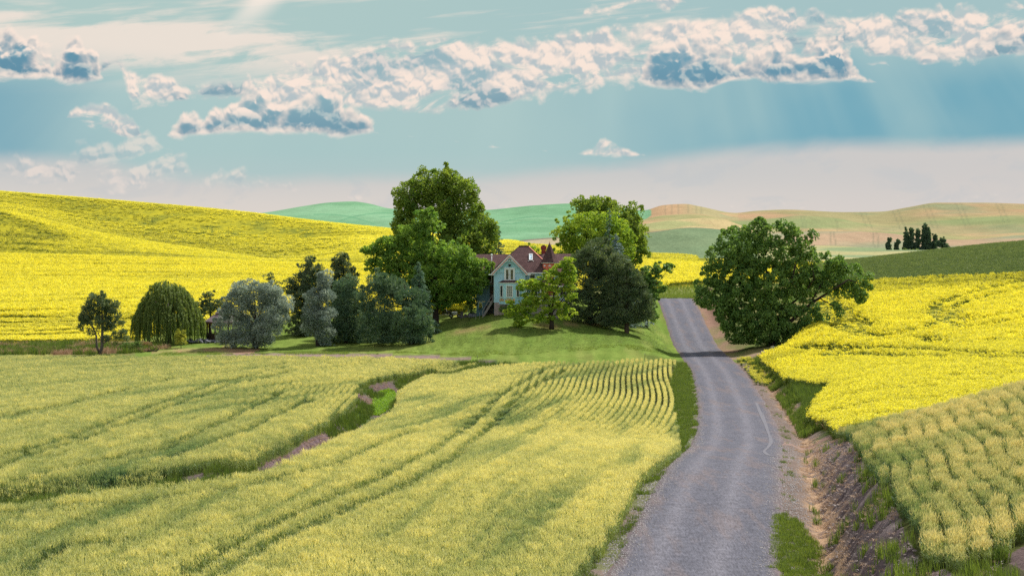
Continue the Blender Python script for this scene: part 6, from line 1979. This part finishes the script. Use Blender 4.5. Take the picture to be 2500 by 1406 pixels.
# front porch
MB().box(2.16, 8.4, -.75, 1.25, 1.10, 1.29).build('porch_deck', GREYW, house)
MB().box(2.16, 8.4, -.70, -.62, -1.4, 1.09).build('porch_skirt', GREYW, house)
MB().slab([(2.1, -1.0, 3.62), (8.6, -1.0, 3.62), (8.6, 1.26, 4.46), (2.1, 1.26, 4.46)], .12).build('porch_roof', ROOFM, house)
MB().box(2.1, 8.6, -1.04, -1.003, 3.44, 3.62).build('fascia', WHITE, house)
for x in (2.3, 4.27, 6.15, 8.2): MB().box(x - .065, x + .065, -.72, -.59, 1.295, 3.50).build('porch_post', WHITE, house)
MB().box(2.37, 8.13, -.69, -.62, 2.20, 2.27).build('rail', WHITE, house)
MB().box(2.37, 8.13, -.69, -.62, 1.42, 1.47).build('rail', WHITE, house)
bal = None
for i in range(36):
    x = 2.48 + i * .158
    if min(abs(x - q) for q in (2.3, 4.27, 6.15, 8.2)) < .1: continue
    if bal is None:
        bal = MB().box(-.025, .025, -.68, -.63, 1.475, 2.195).build('baluster', WHITE, house); bal.location = (x, 0, 0)
    else:
        b2 = bal.copy(); COL.objects.link(b2); b2.parent = house; b2.location = (x, 0, 0)
# left side porch, stairs, basement
MB().slab([(-4.75, .95, 3.92), (-2.14, .95, 3.92), (-2.14, 2.58, 4.92), (-4.75, 2.58, 4.92)], .14).build('porch_roof', ROOFM, house)
MB().box(-4.75, -2.14, .90, .945, 3.74, 3.92).build('fascia', DKWOOD, house)
framed('window', -4.35, -3.78, 2.55, 3.35, 2.55, house, .07)
framed('basement_window', -4.32, -3.72, .45, 1.28, 2.55, house, .07, FIELD_REFL, fmat=TRIM_B)  # yellow reflection of the field put into the pane colour
framed('side_door', -2.72, -2.16, 1.45, 3.45, 2.55, house, .08, DKWOOD, 'panel', fmat=DKWOOD)
arch_mb = MB(); arch_mb.prism([(-3.45, -1.4), (-2.25, -1.4), (-2.25, .75), (-2.5, 1.05), (-3.0, .95), (-3.45, .55)], 2.52, 2.56); arch_mb.build('arch_shadow', BLACK, house)  # flat black panel standing in for the arch-shaped shadow on the basement
MB().box(-3.0, -2.13, .9, 2.5, 1.36, 1.46).build('landing', GREYW, house)
st = MB()
for y in (1.0, 2.0): st.bar((-2.35, y, 1.50), (-3.75, y, -.85), .07, .30)
sto = st.build('stairs', GREYW, house)
for i in range(9):
    f = i / 9.0; MB().box(-2.45 - 1.35 * f - .14, -2.45 - 1.35 * f + .13, 1.04, 1.96, 1.36 - 2.3 * f, 1.41 - 2.3 * f).build('tread', GREYW, sto)
hr = MB(); hr.bar((-2.35, .95, 2.35), (-3.75, .95, .05), .06, .08); hr.bar((-2.35, .95, 1.4), (-2.35, .95, 2.38), .07); hr.bar((-3.7, .95, -.9), (-3.7, .95, .1), .07); hr.build('handrail', GREYW, sto)
MB().tube([(-2.47, .75, 4.05), (-2.47, .75, 7.75)], .06, 8).build('flue_pipe', METAL, house, True)
MB().lathe([(.06, 7.70), (.14, 7.76), (.13, 7.90), (.03, 7.96)], 8, -2.47, .75).build('flue_cap', WHITE, house)
MB().tube([(-2.47, .75, 4.1), (-2.75, .9, 3.98), (-2.95, .92, 4.0)], .05, 6).build('flue_elbow', METAL, house, True)
MB().tube([(-5.6, 1.2, 2.05), (-4.75, 1.5, 1.78)], .06, 6).build('drain_spout', WHITE, house, True)


# ------------------------------------------------------------------ gazebo
def gz(px, py, Y): return ((px - CX) * Y / F, Y, (HY - py) * Y / F)
gx_, gy_ = (547 - CX) * 257 / F, 257.0
gz0 = float(ground_z(np.array([gx_]), np.array([gy_]))[0])
g = empty('gazebo', (gx_, gy_, gz0), 'small dark brown gazebo with a two tier shingle roof half hidden by the silver tree', 'gazebo')
ez = (HY - 784) * 257 / F - gz0
tz = (HY - 754) * 257 / F - gz0
mz = ez + (tz - ez) * .62
r8 = math.pi / 8
gr_ = MB(); gr_.lathe([(2.75, ez), (1.15, mz), (.9, mz + .02)], 8, 0, 0, r8); gro = gr_.build('roof', CEDAR, g)
up_ = MB(); up_.lathe([(1.32, mz + .06), (.75, tz - .12), (.05, tz)], 8, 0, 0, r8); up_.build('cupola_roof', CEDAR, gro)
MB().lathe([(1.0, mz - .1), (1.0, mz + .055)], 8, 0, 0, r8).build('cupola', DKWOOD, gro)
RIM = plain('reddish_wood', (.16, .07, .055), .8, .2)
MB().lathe([(2.70, ez - .26), (2.74, ez - .005)], 8, 0, 0, r8).build('eave_beam', RIM, g)
fl_ = MB(); fl_.lathe([(2.45, -.4), (2.45, .18)], 8, 0, 0, r8); fl_.build('floor', GREYW, g)
for k in range(8):
    a = r8 + k * math.pi / 4
    x, y = 2.3 * math.cos(a), 2.3 * math.sin(a)
    MB().box(x - .10, x + .10, y - .10, y + .10, .185, ez - .27).build('post', DKWOOD, g)
    if k not in (5, 6):
        a2 = a + math.pi / 4; x2, y2 = 2.3 * math.cos(a2), 2.3 * math.sin(a2)
        q0, q1 = np.array([x, y, 0]), np.array([x2, y2, 0]); dd = (q1 - q0) / np.linalg.norm(q1 - q0)
        MB().bar(q0 + dd * .12 + np.array([0, 0, .95]), q1 - dd * .12 + np.array([0, 0, .95]), .07, .09).build('rail', DKWOOD, g)
        MB().bar(q0 + dd * .12 + np.array([0, 0, .52]), q1 - dd * .12 + np.array([0, 0, .52]), .04, .62).build('side_panel', DKWOOD, g)

# grey stones edging the bed below the gazebo
ROCK = plain('grey_stone', (.26, .26, .31), .9, .45, 2.0)
rng = np.random.default_rng(901)
V, Fq = [], []
def rock_mesh(seed, n=6):
    r = np.random.default_rng(seed); mb = MB()
    prof = [(.35 * r.uniform(.8, 1.1), -.12), (.5, .08), (.42, .26), (.16, .38)]
    mb.lathe(prof, n)
    for i in range(len(mb.v)):
        x, y, z = mb.v[i]; mb.v[i] = (x * r.uniform(.75, 1.25), y * r.uniform(.75, 1.25), z * r.uniform(.8, 1.2))
    return mb
stones = MB()
for i in range(170):
    px = rng.uniform(455, 560); w = math.exp(-((px - 485) / 28.) ** 2)
    py = 838 - rng.uniform(0, 1) * (3 + 7 * w)
    X, Y = hit(px, 838); Y += rng.uniform(-.2, 1.6) ; X = (px - CX) * Y / F
    zz = float(ground_z(np.array([X]), np.array([Y]))[0]) + (838 - py) * Y / F * .9
    m_ = rock_mesh(1000 + i, 5); s_ = rng.uniform(.22, .46)
    stones.poly([(X + v[0] * s_, Y + v[1] * s_, zz + v[2] * s_) for v in m_.v], m_.f)
so = stones.build('stone_edging', ROCK)
tag(so, 'low heap of grey stones below the gazebo beside the yellow green shrub', 'stones', None, 'stuff')


def ground_at(px, py, Y=None):
    X, Y = hit(px, py) if Y is None else ((px - CX) * Y / F, Y)
    return X, Y, float(ground_z(np.array([X]), np.array([Y]))[0])


# fallen branches on the lawn's left end
for k, (px, py, lb, pts) in enumerate(((350, 859, 'crooked fallen branch lying on the grass under the willow', [(-.9, 0, .25), (-.4, .1, .12), (.2, 0, .15), (.9, .1, .1)]),
                                       (373, 859, 'short forked branch lying right of the longer fallen one', [(-.7, 0, .1), (0, .1, .16), (.5, 0, .12), (.8, .1, .5)]))):
    X, Y, z = ground_at(px, py)
    e = empty('fallen_branch', (X, Y, z), lb, 'branch')
    MB().tube(pts, [.10, .11, .09, .04], 6).build('stem', BARK_D, e, True)
    MB().tube([pts[1], (pts[1][0] + .3, .2, .45), (pts[1][0] + .4, .3, .75)], [.05, .035, .015], 5).build('twig', BARK_D, e, True)

# yard things at the left of the house
X, Y, z = ground_at(1108, 776, 268)
e = empty('flatbed_trailer', (X, Y, z), 'low flatbed trailer with a pale rail parked under the trees left of the house', 'trailer')
MB().box(-1.25, 1.15, -.6, .6, .42, .52).build('bed', DKWOOD, e)
MB().box(-1.25, 1.15, -.66, -.61, .40, .56).build('side_rail', plain('pale_rail', (.72, .66, .55), .6, .1), e)
for x in (-.35, .75):
    w = MB()
    w.tube([(x, -.72, .30), (x, -.60, .30)], .30, 12); wo = w.build('wheel', BLACK, e)
    MB().tube([(x, -.735, .30), (x, -.725, .30)], .13, 10).build('rim', METAL, wo)
MB().bar((-1.25, 0, .46), (-2.1, 0, .36), .08).build('drawbar', METAL, e)
X2, Y2, z2 = X + .1, Y, z
e = empty('storage_box', (X2, Y2, z2 + .525), 'white box standing on the flatbed trailer', 'box')
MB().box(-.35, .35, -.3, .25, 0, .26).build('body', WHITE, e); MB().box(-.37, .37, -.32, .27, .262, .31).build('lid', WHITE, e)
e = empty('mower', (X - .72, Y - .05, z2 + .525), 'dark garden machine standing on the left end of the trailer', 'machine')
MB().box(-.28, .28, -.2, .2, .14, .36).build('engine', BLACK, e)
for xx in (-.2, .22): MB().tube([(xx, -.27, .13), (xx, -.21, .13)], .13, 10).build('wheel', BLACK, e)
MB().tube([(-.2, 0, .36), (-.5, 0, .85), (-.62, 0, .86)], .025, 5).build('handle', METAL, e)
X, Y, z = ground_at(1132, 776, 266)
for k, (dx, w, h, d, lb) in enumerate(((-.25, .42, 1.0, .5, 'tall grey purple stone block at the yard corner left of the house'), (.22, .36, .62, .45, 'lower grey block leaning against the tall one'), (.62, .5, .5, .5, 'short pale stump beside the grey blocks'))):
    e = empty('stone_block' if k < 2 else 'tree_stump', (X + dx, Y + .1 * k, z - .1), lb, 'stone block' if k < 2 else 'stump')
    mb = MB()
    if k < 2:
        mb.prism([(-w / 2, -.2), (w / 2, -.2), (w / 2 * .9, h * .9), (w * .1, h), (-w / 2 * .95, h * .94)], -d / 2, d / 2)
    else:
        mb.lathe([(.32, -.2), (.27, .1), (.25, .48), (.20, .50)], 9)
    mb.build('block' if k < 2 else 'stump', plain('block_stone', (.22, .19, .22), .95, .3) if k < 2 else GREYW, e)
X, Y, z = ground_at(1139, 774, 267)
e = empty('ladder', (X - .2, Y, z), 'white ladder leaning under the shrub at the left of the house', 'ladder')
for yy in (-.16, .16): MB().bar((-.1, yy, .0), (1.25, yy, 2.1), .06).build('rail', WHITE, e)
for i in range(7): f = (i + .5) / 7; MB().bar((-.1 + 1.35 * f, -.13, 2.1 * f), (-.1 + 1.35 * f, .13, 2.1 * f), .05).build('rung', WHITE, e)
X, Y, z = ground_at(1153, 771, 265)
e = empty('boulder', (X, Y, z), 'rounded grey boulder in the grass beside the basement stairs', 'boulder')
m_ = rock_mesh(77, 9); m_.v = [(a * 1.3, b * 1.1, c * 1.6) for a, b, c in m_.v]; m_.build('stone', ROCK, e, True)
for k, px in enumerate((1161.5, 1171, 1178.5)):
    X, Y, z = ground_at(px, 769, 261.5)
    e = empty('fence_post', (X, Y, z), ('thin wire fence post left of the basement window', 'thin wire fence post below the basement window', 'thin wire fence post nearest the stairs')[k], 'post', 'thin posts of the low wire fence')
    MB().box(-.025, .025, -.025, .025, -.3, .75).build('stake', GREYW, e); MB().box(-.03, .03, -.03, .03, .752, .78).build('cap', METAL, e)

# round grey disc on a post and a pale stone under the big tree
X, Y, z = ground_at(1888, 850, 239)
e = empty('disc_marker', (X, Y, z), 'round grey disc on a thin leaning post in the shade of the big tree', 'marker')
MB().bar((0, 0, -.3), (-.06, 0, .45), .05).build('post', GREYW, e)
MB().tube([(-.06, -.05, .72), (-.06, .0, .72)], [.30, .30], 16).build('disc', METAL, e)
X, Y, z = ground_at(1862, 850, 240)
e = empty('boulder', (X, Y, z + .1), 'dim purplish stone left of the round disc under the big tree', 'stone')
m_ = rock_mesh(78, 8); m_.v = [(a * .6, b * .6, c * 1.1) for a, b, c in m_.v]; m_.build('stone', plain('purple_stone', (.30, .25, .30), .9, .3), e, True)
# marker stakes at the field's far edge and in the rough grass
for k, (px, py, Y, h, lb) in enumerate(((1163, 880, 228, .9, 'thin dark stake in the grass where the ditch meets the lawn'), (1574, 877, 233, .9, 'thin grey stake at the lawn edge behind the near wheat'))):
    X, Y, z = ground_at(px, py, Y)
    e = empty('marker_stake', (X, Y, z), lb, 'stake')
    MB().bar((0, 0, -.3), (.12 if k == 0 else .02, 0, h), .05).build('stake', DKWOOD, e); MB().box(-.04 + (.12 if k == 0 else .02), .04 + (.12 if k == 0 else .02), -.04, .04, h, h + .06).build('tip', METAL, e)
